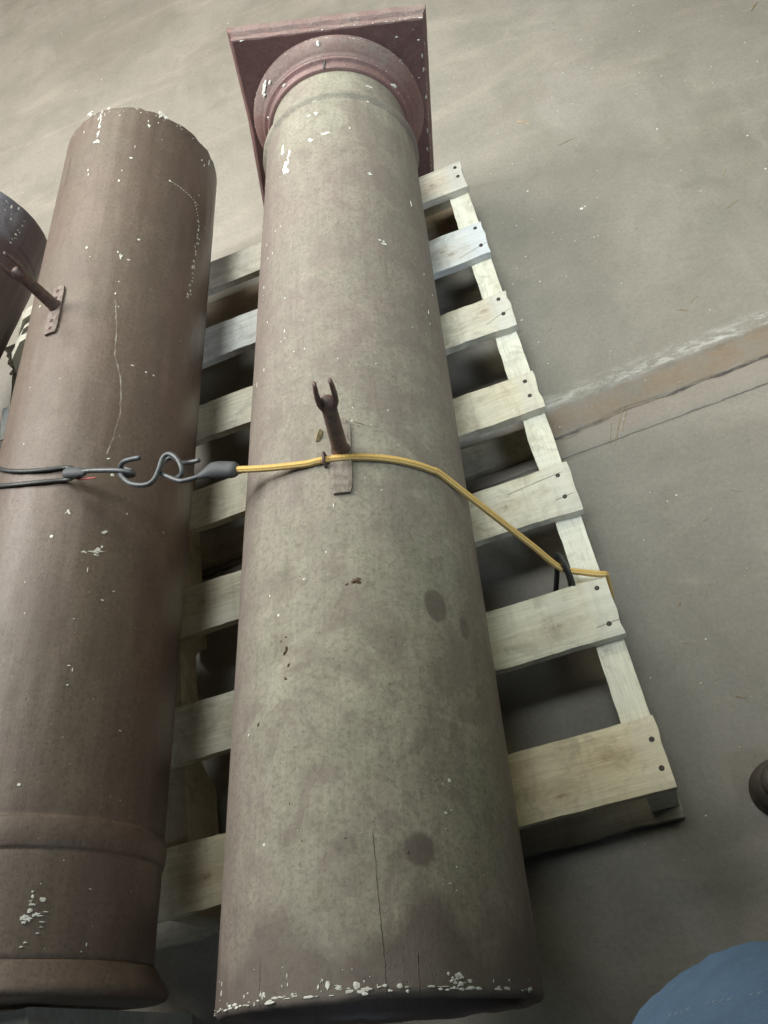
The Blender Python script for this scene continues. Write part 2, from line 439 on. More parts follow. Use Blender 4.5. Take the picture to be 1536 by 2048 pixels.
# ------------------------------------------------------------------ pallet
H = .127; BT = .016
FAR_Y = [1.2193, 1.0390, .8541, .6700, .4853, .2896, .0894]
WID = [.0774, .0838, .0783, .0762, .0836, .0864, .0894]
TINT = [(1.0, .96, .93), (.95, 1.0, 1.10), (1.0, .98, .93), (1.0, .96, .86), (1.0, .98, .90), (1.0, 1.0, .93), (1.06, .99, .82)]
KNOTS = [[(-.061, 1.180)], [(-.066, .984), (-.080, .995)], [(-.043, .826), (-.35, .82)], [(-.147, .610), (-.42, .63)], [(-.103, .441), (-.6, .45)], [(-.080, .237), (-.55, .25)], [(-.070, .055), (-.135, .023), (-.62, .04)]]
NAILS = [(1.203, 1.176), (1.025, .978), (.840, .805), (.653, .623), (.466, .428), (.275, .221), (.061, .025)]
STRX = [-.021, -.345, -.672, -.995]
pallet = empty('wooden_pallet', Matrix.Translation((0, 0, 0)))
tag(pallet, 'pale wooden pallet lying on the concrete under the brown columns', 'pallet')


def board(name, y_far, width, z_top, thick, mat, parent, seed, x0=-1.016, x1=0.0, knots=(), splits=(), tint=(1, 1, 1), wane=.0015, splinter=False):
    """one sawn board along X, uneven edges, its own knots and splits"""
    nx, ny = 128, 13
    xs = np.linspace(x0, x1, nx); u = np.linspace(0, 1, ny)
    X, Ud = np.meshgrid(xs, u, indexing='ij')
    e0 = vnoise(xs * 14, xs * 0 + seed, seed) * wane + vnoise(xs * 70, xs * 0 + seed, seed + 1) * wane * .5
    e1 = vnoise(xs * 14, xs * 0 + seed + 9, seed + 2) * wane + vnoise(xs * 70, xs * 0 + seed, seed + 3) * wane * .5
    yn = y_far - width + e0; yf = y_far + e1
    Y = yn[:, None] * (1 - Ud) + yf[:, None] * Ud
    endj = vnoise(u * 5, u * 0 + seed, seed + 5) * .0016
    X = X + np.where(np.arange(nx)[:, None] == nx - 1, endj[None, :], 0)
    if splinter:
        jag = np.abs(vnoise(u * 11, u * 0, 77)) * .030 + vnoise(u * 29, u * 0, 78) * .006
        w = np.clip((xs - x0) / .09, 0, 1)[:, None]
        X = X + (1 - w) * (-.016 + jag[None, :])
    Zt = z_top + vnoise(X * 6, Y * 30, seed + 6) * .0006
    edge = np.minimum(Ud, 1 - Ud) * width
    Zt = Zt - .0011 * np.clip(1 - edge / .003, 0, 1)
    Zt[-1, :] -= .0008
    if splinter: Zt -= (1 - np.clip((xs - x0) / .05, 0, 1))[:, None] * np.abs(vnoise(u * 11, u * 0, 79))[None, :] * .010
    Zb = np.full_like(Zt, z_top - thick)
    V = np.concatenate([np.stack([X, Y, Zt], -1).reshape(-1, 3), np.stack([X, Y, Zb], -1).reshape(-1, 3)])
    I = np.arange(nx * ny).reshape(nx, ny); J = I + nx * ny
    F = []
    F += np.stack([I[:-1, :-1], I[1:, :-1], I[1:, 1:], I[:-1, 1:]], -1).reshape(-1, 4).tolist()
    F += np.stack([J[:-1, :-1], J[:-1, 1:], J[1:, 1:], J[1:, :-1]], -1).reshape(-1, 4).tolist()
    F += np.stack([I[:-1, 0], J[:-1, 0], J[1:, 0], I[1:, 0]], -1).tolist()
    F += np.stack([I[:-1, -1], I[1:, -1], J[1:, -1], J[:-1, -1]], -1).tolist()
    F += np.stack([I[0, :-1], I[0, 1:], J[0, 1:], J[0, :-1]], -1).tolist()
    F += np.stack([I[-1, :-1], J[-1, :-1], J[-1, 1:], I[-1, 1:]], -1).tolist()
    kd = np.full(len(V), .2)
    for kx, ky in knots:
        kd = np.minimum(kd, np.hypot((V[:, 0] - kx) * .55, (V[:, 1] - ky) * 1.1))
    sp = np.full(len(V), .1); smk = np.zeros(len(V))
    for sx0, sx1, sy, slope in splits:
        d = V[:, 1] - (sy + slope * (V[:, 0] - sx1)); inr = (V[:, 0] > sx0 - .004) & (np.abs(d) < .015)
        sp = np.where(inr, d, sp); smk = np.where(inr & (V[:, 0] < sx1 + .002), 1.0, smk)
    o = mesh_obj(name, V.tolist(), F, mat, parent, attrs={'knot': kd, 'split': sp, 'split_mask': smk})
    o.color = (*tint, 1)
    return o


nail_mesh = None


def nail(parent, x, y, z):
    global nail_mesh
    if nail_mesh is None:
        V, F = [], []
        prof = [(.0001, .0002), (.0018, .0002), (.0029, .0004), (.0034, .0003), (.0036, -.0006), (.0036, -.004)]
        for r, h in prof:
            for j in range(10):
                a = 2 * PI * j / 10; V.append((r * math.cos(a), r * math.sin(a), h))
        for i in range(len(prof) - 1):
            for j in range(10):
                F.append((i * 10 + j, (i + 1) * 10 + j, (i + 1) * 10 + (j + 1) % 10, i * 10 + (j + 1) % 10))
        nail_mesh = bpy.data.meshes.new('nail'); nail_mesh.from_pydata(V, [], F); nail_mesh.materials.append(M_NAIL)
        nail_mesh.polygons.foreach_set('use_smooth', [True] * len(F))
    o = bpy.data.objects.new('nail', nail_mesh); COL.objects.link(o)
    o.parent = parent; o.location = (x, y, z + .0007); o.rotation_euler = (random.uniform(-.04, .04), random.uniform(-.04, .04), random.uniform(0, 3))


SPLITS = [[], [(-.055, .0, .982, .28)], [(-.05, .0, .812, .35)], [], [(-.03, 0, .430, .1), (-.09, -.01, .470, .1)], [(-.035, 0, .223, .06)], []]
for i in range(7):
    b = board('deck_board', FAR_Y[i], WID[i], H, BT, M_WOOD, pallet, 11 + i * 17, x1=[.0, .001, .002, .0, .003, .001, .0][i], knots=KNOTS[i], splits=SPLITS[i], tint=TINT[i],
              wane=[.0012, .0012, .0025, .0014, .0014, .0010, .0010][i], splinter=(i == 0))
    for ny_ in NAILS[i]:
        nail(b, [-.011, -.012, -.0135, -.016, -.015, -.014, -.0105][i], ny_, H)
        if i == 6: nail(b, -1.0, ny_, H)
    if i == 0:
        pass


def stringer(xc, seed, mat, tint, notched=True):
    w = .0185; z0, z1 = BT + .0005, H - BT - .0008
    ys = np.linspace(.002, 1.217, 180)
    zb = np.full_like(ys, z0)
    if notched:
        for a, bb in ((.195, .428), (.79, 1.02)):
            zb = zb + .042 * np.clip((ys - a) / .03, 0, 1) ** .6 * np.clip((bb - ys) / .03, 0, 1) ** .6
    V, F = [], []
    for k, y in enumerate(ys):
        j = vnoise(np.array([y * 20.]), np.array([float(seed)]), seed)[0] * .0012 + vnoise(np.array([y * 90.]), np.array([float(seed)]), seed + 1)[0] * .0006
        V += [(xc - w + j, y, zb[k]), (xc + w - j * .4, y, zb[k]), (xc + w - j * .4, y, z1), (xc - w + j, y, z1)]
    for k in range(len(ys) - 1):
        a = k * 4
        for q in range(4):
            r = (q + 1) % 4; F.append((a + q, a + r, a + 4 + r, a + 4 + q))
    F.append((3, 2, 1, 0)); e = (len(ys) - 1) * 4; F.append((e, e + 1, e + 2, e + 3))
    o = mesh_obj('stringer', [(v[1], -v[0], v[2]) for v in V], F, mat, pallet, attrs={'knot': [.2] * len(V), 'split': [.1] * len(V), 'split_mask': [0] * len(V)})
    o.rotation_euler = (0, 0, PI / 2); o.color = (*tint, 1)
    return o


M_STR = make_wood('stringer_wood', (0.768, 0.744, 0.636), (0.648, 0.612, 0.504), (0.696, 0.708, 0.660), False)
for i, xc in enumerate(STRX):
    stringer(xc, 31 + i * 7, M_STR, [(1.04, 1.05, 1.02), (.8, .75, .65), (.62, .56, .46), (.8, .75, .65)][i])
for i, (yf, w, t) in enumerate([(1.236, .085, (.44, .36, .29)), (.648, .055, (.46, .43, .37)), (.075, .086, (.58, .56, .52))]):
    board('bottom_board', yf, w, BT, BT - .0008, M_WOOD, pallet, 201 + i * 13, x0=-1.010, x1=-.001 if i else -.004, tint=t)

# ------------------------------------------------------------------ columns
class Frame:
    """a column's own axes: X to its right, Y along it, Z up through its crest"""
    def __init__(s, A, B, r0, r1, L=1.6):
        s.A = Vector(A); d = (Vector(B) - s.A).normalized(); e1 = d.cross(Vector((0, 0, 1))).normalized(); e2 = e1.cross(d)
        s.d, s.e1, s.e2, s.r0, s.r1, s.L = d, e1, e2, r0, r1, L
        s.M = Matrix(((e1.x, d.x, e2.x, A[0]), (e1.y, d.y, e2.y, A[1]), (e1.z, d.z, e2.z, A[2]), (0, 0, 0, 1)))

    def r(s, y): return s.r0 + (s.r1 - s.r0) * y / s.L

    def pt(s, y, th, h=0.0):
        return s.A + s.d * y + (s.e1 * math.cos(th) + s.e2 * math.sin(th)) * (s.r(y) + h)

    def loc(s, y, th, h=0.0):
        R = s.r(y) + h; return Vector((R * math.cos(th), y, R * math.sin(th)))


def lathe(name, prof, mat, parent, nseg=192, dust=None, stains=(), cracks=(), scratches=(), dent=0.0, warp=None, closed=False, grime=None):
    """surface of revolution about local Y with dust, stain, crack and scratch fields"""
    prof = np.array(prof); S, Rr = prof[:, 0], prof[:, 1]; th = np.arange(nseg) * 2 * PI / nseg
    SS, TT = np.meshgrid(S, th, indexing='ij'); RR = np.repeat(Rr[:, None], nseg, 1)
    if dent: RR = RR + dent * (vnoise(SS * 9, TT * 2.0 * 64 / (4 * PI) * 1.0, 8) + .5 * vnoise(SS * 30, TT * 64 / (2 * PI), 9))
    if warp is not None: SS2, RR = warp(SS, TT, RR)
    else: SS2 = SS
    V = np.stack([RR * np.cos(TT), SS2, RR * np.sin(TT)], -1).reshape(-1, 3)
    m_ = len(S); I = np.arange(m_ * nseg).reshape(m_, nseg); K = np.roll(I, -1, 1)
    F = np.stack([I[:-1], K[:-1], K[1:], I[1:]], -1).reshape(-1, 4).tolist()
    if closed:
        F.append(I[0].tolist()[::-1]); F.append(I[-1].tolist())
    s_, t_, r_ = SS.ravel(), TT.ravel(), RR.ravel()
    t_ = np.where(t_ > PI * 1.5, t_ - 2 * PI, t_)
    up = np.sin(t_)
    if dust is None: du = sm(up, -.1, .95)
    else: du = dust(s_, t_, up)
    st = np.zeros_like(s_)
    if grime is not None: st = grime(s_, t_)
    for y, t, rad, elong, amt in stains:
        dd = np.hypot((t_ - t) * r_, (s_ - y) / elong); st = np.maximum(st, amt * (1 - sm(dd, rad * .75, rad * 1.15)))
    def lines(L):
        dl = np.full_like(s_, .1); mk = np.zeros_like(s_)
        for pl in L:
            pl = sorted(pl); ys = [p[0] for p in pl]; tt = [p[1] for p in pl]
            dd = (t_ - np.interp(s_, ys, tt)) * r_
            inr = (s_ > ys[0] - .006) & (s_ < ys[-1] + .006) & (np.abs(dd) < .03) & (np.abs(dd) < np.abs(dl))
            dl = np.where(inr, dd, dl); mk = np.where(inr, ((s_ > ys[0]) & (s_ < ys[-1])) * 1.0, mk)
        return dl, mk
    ck, cm = lines(cracks); sk, sk_m = lines(scratches)
    return mesh_obj(name, V.tolist(), F, mat, parent, True, {'dust': du, 'stain': st, 'crack': ck, 'crack_mask': cm, 'scratch': sk, 'scratch_mask': sk_m})


def chips(fr, marks, parent, extra=(), seed=1, name='paint_chips'):
    """flecks of white paint: thin, ragged, standing a fraction of a millimetre proud"""
    r_ = random.Random(seed); V, F = [], []
    def flake(y, t, w, h, n=9, rag=.45, tilt=0.0):
        R = fr.r(y); c = len(V)
        V.append(fr.loc(y, t, .0006))
        for i in range(n):
            a = 2 * PI * (i + r_.uniform(-.3, .3)) / n; j = (1 - rag * r_.random()) * (.55 if i % 2 and rag > .5 else 1)
            du, ds = w / 2 * math.cos(a) * j, h / 2 * math.sin(a) * j
            if tilt: du += ds * tilt
            V.append(fr.loc(y + ds, t + du / R, .0003 if i % 2 else .0004))
        for i in range(n): F.append((c, c + 1 + i, c + 1 + (i + 1) % n))
        m0 = len(V)
        for i in range(n):
            v = V[c + 1 + i]; V.append(Vector((v.x * .994, v.y, v.z * .994)))
        for i in range(n): F.append((c + 1 + i, m0 + i, m0 + (i + 1) % n, c + 1 + (i + 1) % n))
    for y, t, w, h, big in marks:
        w, h = w / 1000, h / 1000
        if big and y < .012 and name == 'paint_chips': w, h = w * 1.35, h * 1.5
        if big and max(w, h) > .008:
            k = int(3 + max(w, h) / .004)
            for i in range(k):
                a, b = r_.gauss(0, .26) * w, r_.gauss(0, .26) * h
                q = r_.uniform(.35, .85)
                flake(y + b, t + a / fr.r(y), max(.0012, w * q), max(.0012, h * q), 9, .6)
        else:
            flake(y, t, w, h, 8, .4)
    for y, t, w, h, tilt in extra: flake(y, t, w, h, 7, .4, tilt)
    o = mesh_obj(name, V, F, M_CHIP, parent)
    o['kind'] = 'stuff'
    return o

CHIPS_DUSTY=[(1.202,1.947,12.9,39.6,1),(1.25,2.023,6.5,29.3,1),(1.133,0.922,9.1,6.5,1),(0.975,0.831,10,9.2,1),(0.978,0.869,5.7,4.6,1),(1.114,0.351,2.9,17.3,1),(1.183,2.06,2.4,4,0),(1.051,2.297,1.5,7.5,0),(1.011,2.147,3,5.9,0),(1.013,2.248,1.5,7.4,0),(0.959,2.32,1.5,9.8,0),(0.886,1.907,2.2,4.1,0),(1.056,2.015,1.5,3.7,0),(1.056,2.105,2.3,3.7,0),(1.337,1.511,18.4,8.8,1),(1.336,1.42,8.3,7.3,1),(1.3,1.526,8.3,11.1,1),(1.298,1.621,6.6,5.8,1),(1.237,1.387,21,6.6,1),(1.233,1.594,9.7,13.2,1),(1.246,1.122,3.2,5.5,1),(1.184,1.927,7.2,18.5,1),(1.334,0.859,5.7,7.3,1),(1.38,0.81,11.5,8.1,1),(1.348,0.797,2.4,4.6,0),(0.505,1.421,2.4,6,1),(0.443,1.487,2.9,3.9,1),(0.409,1.975,2.3,4.6,1),(0.379,1.881,4.6,4.8,1),(0.254,2.163,3.8,4,1),(0.414,1.66,5.2,2.6,1),(0.135,1.951,4.5,4.6,1),(0.182,0.729,3.9,5,1),(0.178,0.779,1.5,1.5,0),(0.15,0.779,3.8,3.4,1),(0.153,0.739,3.8,2.3,1),(0.086,0.797,4.2,1.7,1),(0.085,0.842,1.4,0.9,0),(0.135,0.789,1.9,1.4,0),(0.101,0.744,1.9,1.4,0),(0.08,0.761,1.4,1.3,0),(0.019,1.756,1.4,5.5,1),(0.012,1.751,1.4,3.1,0),(0.008,1.557,2.8,5.4,1),(0.008,1.515,3.7,5.3,1),(0.005,1.447,10,3,1),(0.006,1.362,5.9,4.6,1),(0.003,1.303,4.5,3,1),(0.005,1.224,6.3,3.8,1),(0.004,1.133,4.5,3,1),(0.008,0.791,10.5,6.1,1),(0.005,0.843,7,3.9,1),(0.006,0.735,4.4,3.1,1),(0,0.244,2.6,4.1,1),(0.017,2.395,2.8,9.5,1),(0.007,1.93,3.7,5.5,1),(0.003,1.8,8.3,1.9,1),(0.003,1.704,6.4,1.9,1),(0.001,2.053,7.5,2,1),(0.001,1.869,4.6,1.9,1),(0.026,1.786,1.4,1.2,0),(0.028,2.001,1.4,1.2,0),(0.019,1.432,1.4,1.1,0),(0.019,1.381,1.4,1.2,0),(0.012,1.288,1.4,1.2,0),(0.141,1.693,1.5,1.4,0),(0.132,1.303,1.5,0.9,0),(0.143,1.646,1,0.9,0),(0.049,1.492,1.4,0.8,0),(0.934,2.643,1.4,8.5,0),(0.868,2.184,2.1,4.3,0),(0.82,1.901,2.8,6.7,0),(0.806,1.893,2.1,3,0),(0.804,1.944,2.1,2.8,0),(0.768,1.666,2.1,2.8,0),(0.771,1.78,2.7,2.8,0),(0.779,2.208,1.4,6.7,0),(0.77,2.37,2,14.2,0),(0.932,0.129,2,4.2,0),(0.875,0.3,2,8.4,0),(0.851,0.304,2,3.6,0),(0.958,0.28,2,5.1,0),(0.649,0.939,1.9,2.4,0),(0.623,1.095,1.9,2.4,0),(0.727,1.014,2,2.8,0),(0.736,1.35,2,3.5,0),(0.65,1.241,1.9,2.4,0),(0.595,0.872,1.8,2.4,0),(0.629,1.25,2.5,3.2,0),(0.623,1.095,1.9,2.4,0),(0.541,1.169,1.8,2.9,0),(0.524,1.041,2.4,2.2,0),(0.52,1.245,3,1.4,0),(0.546,1.646,1.2,1.5,0),(0.745,1.822,2,1.9,0),(0.823,1.679,1.4,2,0),(0.816,0.591,1.3,2,0)]
CHIPS_BROWN=[(1.368,1.571,5.7,22.9,1),(1.338,1.556,4.7,28.2,1),(1.308,1.548,4.7,21,1),(1.288,1.55,10.2,12,1),(1.332,0.91,6.4,11,1),(1.345,0.931,2.7,7.2,0),(1.374,0.796,6.4,17.3,1),(1.372,0.736,10.9,11.6,1),(1.348,0.806,2.7,4.1,0),(1.355,1.293,2.8,4.5,0),(1.381,1.461,5.7,7.9,0),(1.389,1.764,13.5,12.4,1),(1.171,1.165,4.4,7.7,0),(1.198,1.15,2.7,4.1,0),(1.234,1.069,6.2,5.4,0),(1.266,1.043,1.8,9.5,0),(0.984,1.004,5.7,13.7,1),(0.995,1.045,3.3,6,0),(0.981,0.92,5.7,3.3,1),(0.929,0.985,2.4,3.2,0),(1.033,0.84,6.6,5.8,1),(1.007,1.408,5.1,6,1),(0.984,1.346,2.5,3.6,0),(1.339,1.807,2.8,6.8,0),(1.213,1.594,2.7,7.1,0),(1.199,1.574,2.7,8.9,0),(1.206,0.57,6,6.5,1),(1.229,0.11,2.5,4.8,0),(1.33,0.117,3.4,6.7,1),(1.324,0.055,3.4,12.7,1),(1.347,-0.05,5.1,25.6,1),(0.911,1.961,4.1,6.8,1),(0.902,1.002,3.2,6.4,0),(0.875,0.951,2.4,3,0),(1.172,-0.095,2.4,3.4,0),(0.764,0.725,6.7,3.8,1),(0.76,0.576,4.4,3.8,1),(0.76,0.489,4.4,3.8,1),(0.768,0.257,2.1,2.9,0),(0.494,1.118,4.1,5.5,1),(0.488,1.117,5.4,8.6,1),(0.454,1.226,5.4,6.2,1),(0.467,0.779,9.2,8.2,1),(0.435,0.85,19.6,6.6,1),(0.438,0.808,9.1,7.4,1),(0.444,0.778,3.3,4.5,1),(0.407,0.873,1.3,8.7,0),(0.56,0.773,6.9,6,1),(0.586,0.83,6.3,3.4,1),(0.388,1.392,1.3,5,0),(0.127,1.144,4.6,4.5,1),(0.013,0.927,3.8,3,1),(0.008,0.919,3.2,3,1),(0.001,0.929,6.4,3,1),(-0.006,0.928,5.3,4.4,1),(-0.014,0.927,12.7,7.7,1),(0.005,0.844,5.9,4.5,1),(0.006,0.862,2.7,2.5,1),(-0.007,0.816,6.3,1.5,0),(-0.011,0.852,7.4,1.9,0),(-0.017,0.833,7.4,1.4,0),(-0.022,0.834,5.2,1.5,0),(-0.028,0.852,5.2,1.4,0),(-0.037,0.926,5.2,2.4,0),(-0.041,0.949,4.7,1.9,0),(0.021,0.877,1.6,1.5,0),(-0.038,0.492,2,4.4,0),(-0.045,0.525,2,1.4,0),(0.018,0.516,4.2,1.6,0),(0.046,0.739,1.6,1.6,0),(-0.056,0.89,8.3,2.3,1),(-0.055,1.006,11.5,1.9,1),(-0.055,0.741,3.6,1.9,0),(-0.054,0.701,3.6,1.9,0),(0.248,0.898,4.2,2.6,1),(0.268,0.876,1.8,6.5,0),(0.273,0.909,6.1,2,0),(0.336,0.925,2.5,2,0),(0.367,0.712,5,2.7,0),(0.383,0.622,3.8,2.1,0),(0.201,0.416,4.6,1.9,0),(0.504,0.591,2,4,0),(0.5,0.161,1.9,2.4,0),(0.343,1.343,1.9,2.8,0),(0.728,1.428,2.3,2.9,0),(0.73,1.807,2.3,3.3,0),(0.62,1.715,2.9,3.8,0)]


def specks(n, s0, s1, t0, t1, seed, big=.0016):
    r_ = random.Random(seed)
    return [(r_.uniform(s0, s1), r_.uniform(t0, t1), r_.uniform(.0006, big), r_.uniform(.0006, big * 1.3), 0) for _ in range(n)]


def bracket(fr, parent, y0, y1, th, width, yrod, rod_len, lean, plate_mat, holes=0, fork_turn=0.0):
    """flat bar screwed along the shaft, with a round iron rod ending in a two-pronged fork"""
    bm_v, bm_f = [], []
    nb, nw = 14, 6; t = .0045
    for i in range(nb + 1):
        y = y0 + (y1 - y0) * i / nb; e = min(i, nb - i); ww = width * (.78 if e == 0 else .95 if e == 1 else 1)
        for j in range(nw + 1):
            a = th + (j / nw - .5) * ww / fr.r(y); bm_v.append(fr.loc(y, a, t - (.0008 if j in (0, nw) else 0)))
    n1 = len(bm_v)
    for i in range(nb + 1):
        y = y0 + (y1 - y0) * i / nb; e = min(i, nb - i); ww = width * (.78 if e == 0 else .95 if e == 1 else 1)
        for j in range(nw + 1):
            a = th + (j / nw - .5) * ww / fr.r(y); bm_v.append(fr.loc(y, a, -.002))
    W_ = nw + 1
    for i in range(nb):
        for j in range(nw):
            a = i * W_ + j; bm_f.append((a, a + 1, a + W_ + 1, a + W_)); bm_f.append((n1 + a, n1 + a + W_, n1 + a + W_ + 1, n1 + a + 1))
        for j in (0, nw):
            a = i * W_ + j; bm_f.append((a, a + W_, n1 + a + W_, n1 + a))
    for i in (0, nb):
        for j in range(nw):
            a = i * W_ + j; bm_f.append((a, n1 + a, n1 + a + 1, a + 1))
    br = mesh_obj('bracket', bm_v, bm_f, plate_mat, parent)
    base = fr.loc(yrod, th, .002); nrm = Vector((math.cos(th), 0, math.sin(th))); ax = Vector((0, 1, 0)); side = ax.cross(nrm)
    dirn = (nrm + ax * lean[0] + side * lean[1]).normalized()
    p = lambda k, u=0.0, w=0.0: base + dirn * k + U * u + W2 * w
    U = (side * math.cos(fork_turn) + ax * math.sin(fork_turn)); U = (U - dirn * U.dot(dirn)).normalized(); W2 = dirn.cross(U)
    path = [p(0), p(.006), p(rod_len * .3), p(rod_len * .6), p(rod_len * .9), p(rod_len)]
    Vr, Fr, Ur = tube_data(path, [.0125, .0102, .0096, .0092, .0090, .0098], 16)
    mesh_obj('rod', Vr, Fr, M_RUST, br, True, uvs=Ur)
    parts = []
    for sgn in (-1, 1):
        pts = [p(rod_len - .006, sgn * .004), p(rod_len + .005, sgn * .0085), p(rod_len + .014, sgn * .0098), p(rod_len + .027, sgn * .0096), p(rod_len + .039, sgn * .0088)]
        v, f, _ = tube_data(catmull(pts, 4), [.0088] * 2 + [.0078] * 4 + [.0066] * 4 + [.0058] * 4 + [.0048] * 3, 10, .52, U)
        parts.append((v, f))
    v, f, _ = tube_data([p(rod_len - .008), p(rod_len + .001), p(rod_len + .007)], [.0092, .0104, .0090], 12)
    parts.append((v, f))
    V, F = merge(parts); mesh_obj('fork', V, F, M_RUST, br, True)
    for k in range(holes):
        yh = y0 + (y1 - y0) * (.10, .26, .74, .90)[k]
        Vs, Fs, _ = tube_data([fr.loc(yh, th, t - .0016), fr.loc(yh, th, t + .0002), fr.loc(yh, th, t + .0006)], [.0036, .0036, .0026], 10)
        mesh_obj('screw', Vs, Fs, M_RUST, br, True)
    return br


# --- the dusty column with the square capital
F1 = Frame((-.34988, -.17069, .29071), (-.17187, 1.41938, .25487), .1637, .1279)
col1 = empty('column', F1.M)
tag(col1, 'dusty grey-brown wooden column with a square maroon capital, tied by yellow cord', 'column', 'old wooden columns on the pallet', 'thing')
rows = [(y, F1.r(y)) for y in np.arange(.004, 1.334, .0045)]
prof = [(1.0, .118), (.3, .130), (.05, .143), (.006, .1462), (-.0006, .1455), (-.0045, .1490), (-.0060, .1550), (-.0048, .1602), (-.0012, F1.r(0) - .0006), (.0020, F1.r(0) - .0001)] + rows


def ragged_end(SS, TT, RR):
    j = vnoise(TT * 64 / (2 * PI) * 1.0, SS * 0, 21) * .0016 + vnoise(TT * 64 / (2 * PI) * .4, SS * 0, 22) * .0014 + .004 * np.clip(-np.cos(TT) - .5, -1, 0) * 0
    w = np.clip(1 - np.abs(SS) / .012, 0, 1)
    return SS + j * w, RR


def dust1(s, t, up):
    far = 1 - .50 * sm(s, .45, .95) * (1 - sm(s, 1.15, 1.3) * .55)
    left = .30 + .70 * sm(np.cos(t), -.86, -.25)
    return sm(up, -.35, .7) * far * left


STAINS = [(.378, .683, .0165, 1.3, 1.0), (.360, .415, .010, 1.6, .8), (.300, .330, .008, 4.5, .55), (.116, .968, .0165, 1.0, 1.0), (.123, 1.401, .013, 1.0, .55), (.215, .640, .011, 3.2, .55), (.03, 1.05, .035, .9, .5), (.03, 1.62, .04, .8, .5)]
CRACKS = [[(.132, 1.239), (.107, 1.232), (.077, 1.225), (.052, 1.217), (.028, 1.208), (-.004, 1.204)], [(.035, 1.949), (-.004, 1.949)], [(.028, 1.027), (-.004, 1.030)]]
def grime1(s, t):
    edge = .050 + .018 * np.sin(t * 7 + 1.1) + .014 * vnoise(t * 9, t * 0, 31)
    return .75 * (1 - sm(s, edge - .03, edge + .03)) + .25 * (1 - sm(s, .1, .3)) + .25 * (1 - sm(np.sin(t), -.1, .5))


lathe('shaft', prof, M_DUSTY, col1, 224, dust1, STAINS, CRACKS, [], .0003, ragged_end, grime=grime1)
ring = [(1.330, .1331), (1.334, .1340), (1.337, .1385), (1.341, .1404), (1.346, .1402), (1.350, .1378), (1.3525, .1335), (1.353, .1280)]
lathe('neck_ring', ring, M_DUSTY, col1, 160, lambda s, t, u: sm(u, .1, .9) * .8)
neck = [(1.3525, .1285), (1.356, .1262), (1.38, .1252), (1.40, .1248), (1.425, .1248), (1.4305, .1246), (1.432, .1190)]
lathe('neck', neck, M_DUSTY, col1, 160, lambda s, t, u: sm(u, -.1, .8) * 1.0)
cap = [(1.4255, .1215), (1.4260, .1300), (1.4275, .1318), (1.4380, .1325), (1.4400, .1335), (1.4405, .1385), (1.4425, .1408), (1.4450, .1404), (1.4465, .1385), (1.4475, .1400), (1.4490, .1418), (1.4515, .1420), (1.4530, .1450), (1.458, .1500), (1.464, .1555), (1.469, .1592), (1.474, .1602), (1.479, .1592), (1.4815, .1560)]
lathe('capital_disc', cap, M_MAROON, col1, 176, lambda s, t, u: sm(u, -.1, .9) * (.35 + .75 * sm(s, 1.438, 1.452)))
# abacus: square plate with a moulded edge, turned about the axis
prof_a = [(.120, 1.4806), (.1655, 1.4808), (.1680, 1.4820), (.1690, 1.4850), (.1688, 1.4900), (.1672, 1.4925), (.1690, 1.4945), (.1735, 1.4990), (.1755, 1.5060), (.1750, 1.5120), (.1725, 1.5150), (.120, 1.5155)]
V, F, DU = [], [], []; ph = -.241; nS = 24
for a, y in prof_a:
    for c in range(4):
        c0 = [(-1, -1), (1, -1), (1, 1), (-1, 1)][c]; c1 = [(1, -1), (1, 1), (-1, 1), (-1, -1)][c]
        for k in range(nS):
            f = k / nS; x = (c0[0] * (1 - f) + c1[0] * f) * a; z = (c0[1] * (1 - f) + c1[1] * f) * a
            z *= 1.18 if z < 0 else 1.0
            x *= 1 + .055 * max(0.0, -z / .168) if x < 0 else 1.0
            j = .0006 * math.sin(f * 37 + c * 5 + y * 900)
            V.append((math.cos(ph) * x - math.sin(ph) * z, y + j * .4, math.sin(ph) * x + math.cos(ph) * z + j))
            DU.append(1.0 if (c == 2 and a > .166) else .22)
nn = 4 * nS
for i in range(len(prof_a) - 1):
    for k in range(nn):
        F.append((i * nn + k, i * nn + (k + 1) % nn, (i + 1) * nn + (k + 1) % nn, (i + 1) * nn + k))
F.append(tuple(range(nn))[::-1]); F.append(tuple((len(prof_a) - 1) * nn + k for k in range(nn)))
zz = [0] * len(V)
abacus = mesh_obj('abacus', V, F, M_MAROON, col1, attrs={'dust': DU, 'stain': zz, 'crack': [.1] * len(V), 'crack_mask': zz, 'scratch': [.1] * len(V), 'scratch_mask': zz})
# chips of bare white on the capital
r_ = random.Random(5); Vc, Fc = [], []


def flat_flake(c, u, w, a, b, nrm, n=8):
    k = len(Vc); Vc.append(c + nrm * .0009)
    for i in range(n):
        g = 2 * PI * i / n; j = 1 - .55 * r_.random(); Vc.append(c + u * (a * math.cos(g) * j) + w * (b * math.sin(g) * j) - nrm * .0003)
    for i in range(n): Fc.append((k, k + 1 + i, k + 1 + (i + 1) % n))


def ab(x, z, y): return Vector((math.cos(ph) * x - math.sin(ph) * z, y, math.sin(ph) * x + math.cos(ph) * z))


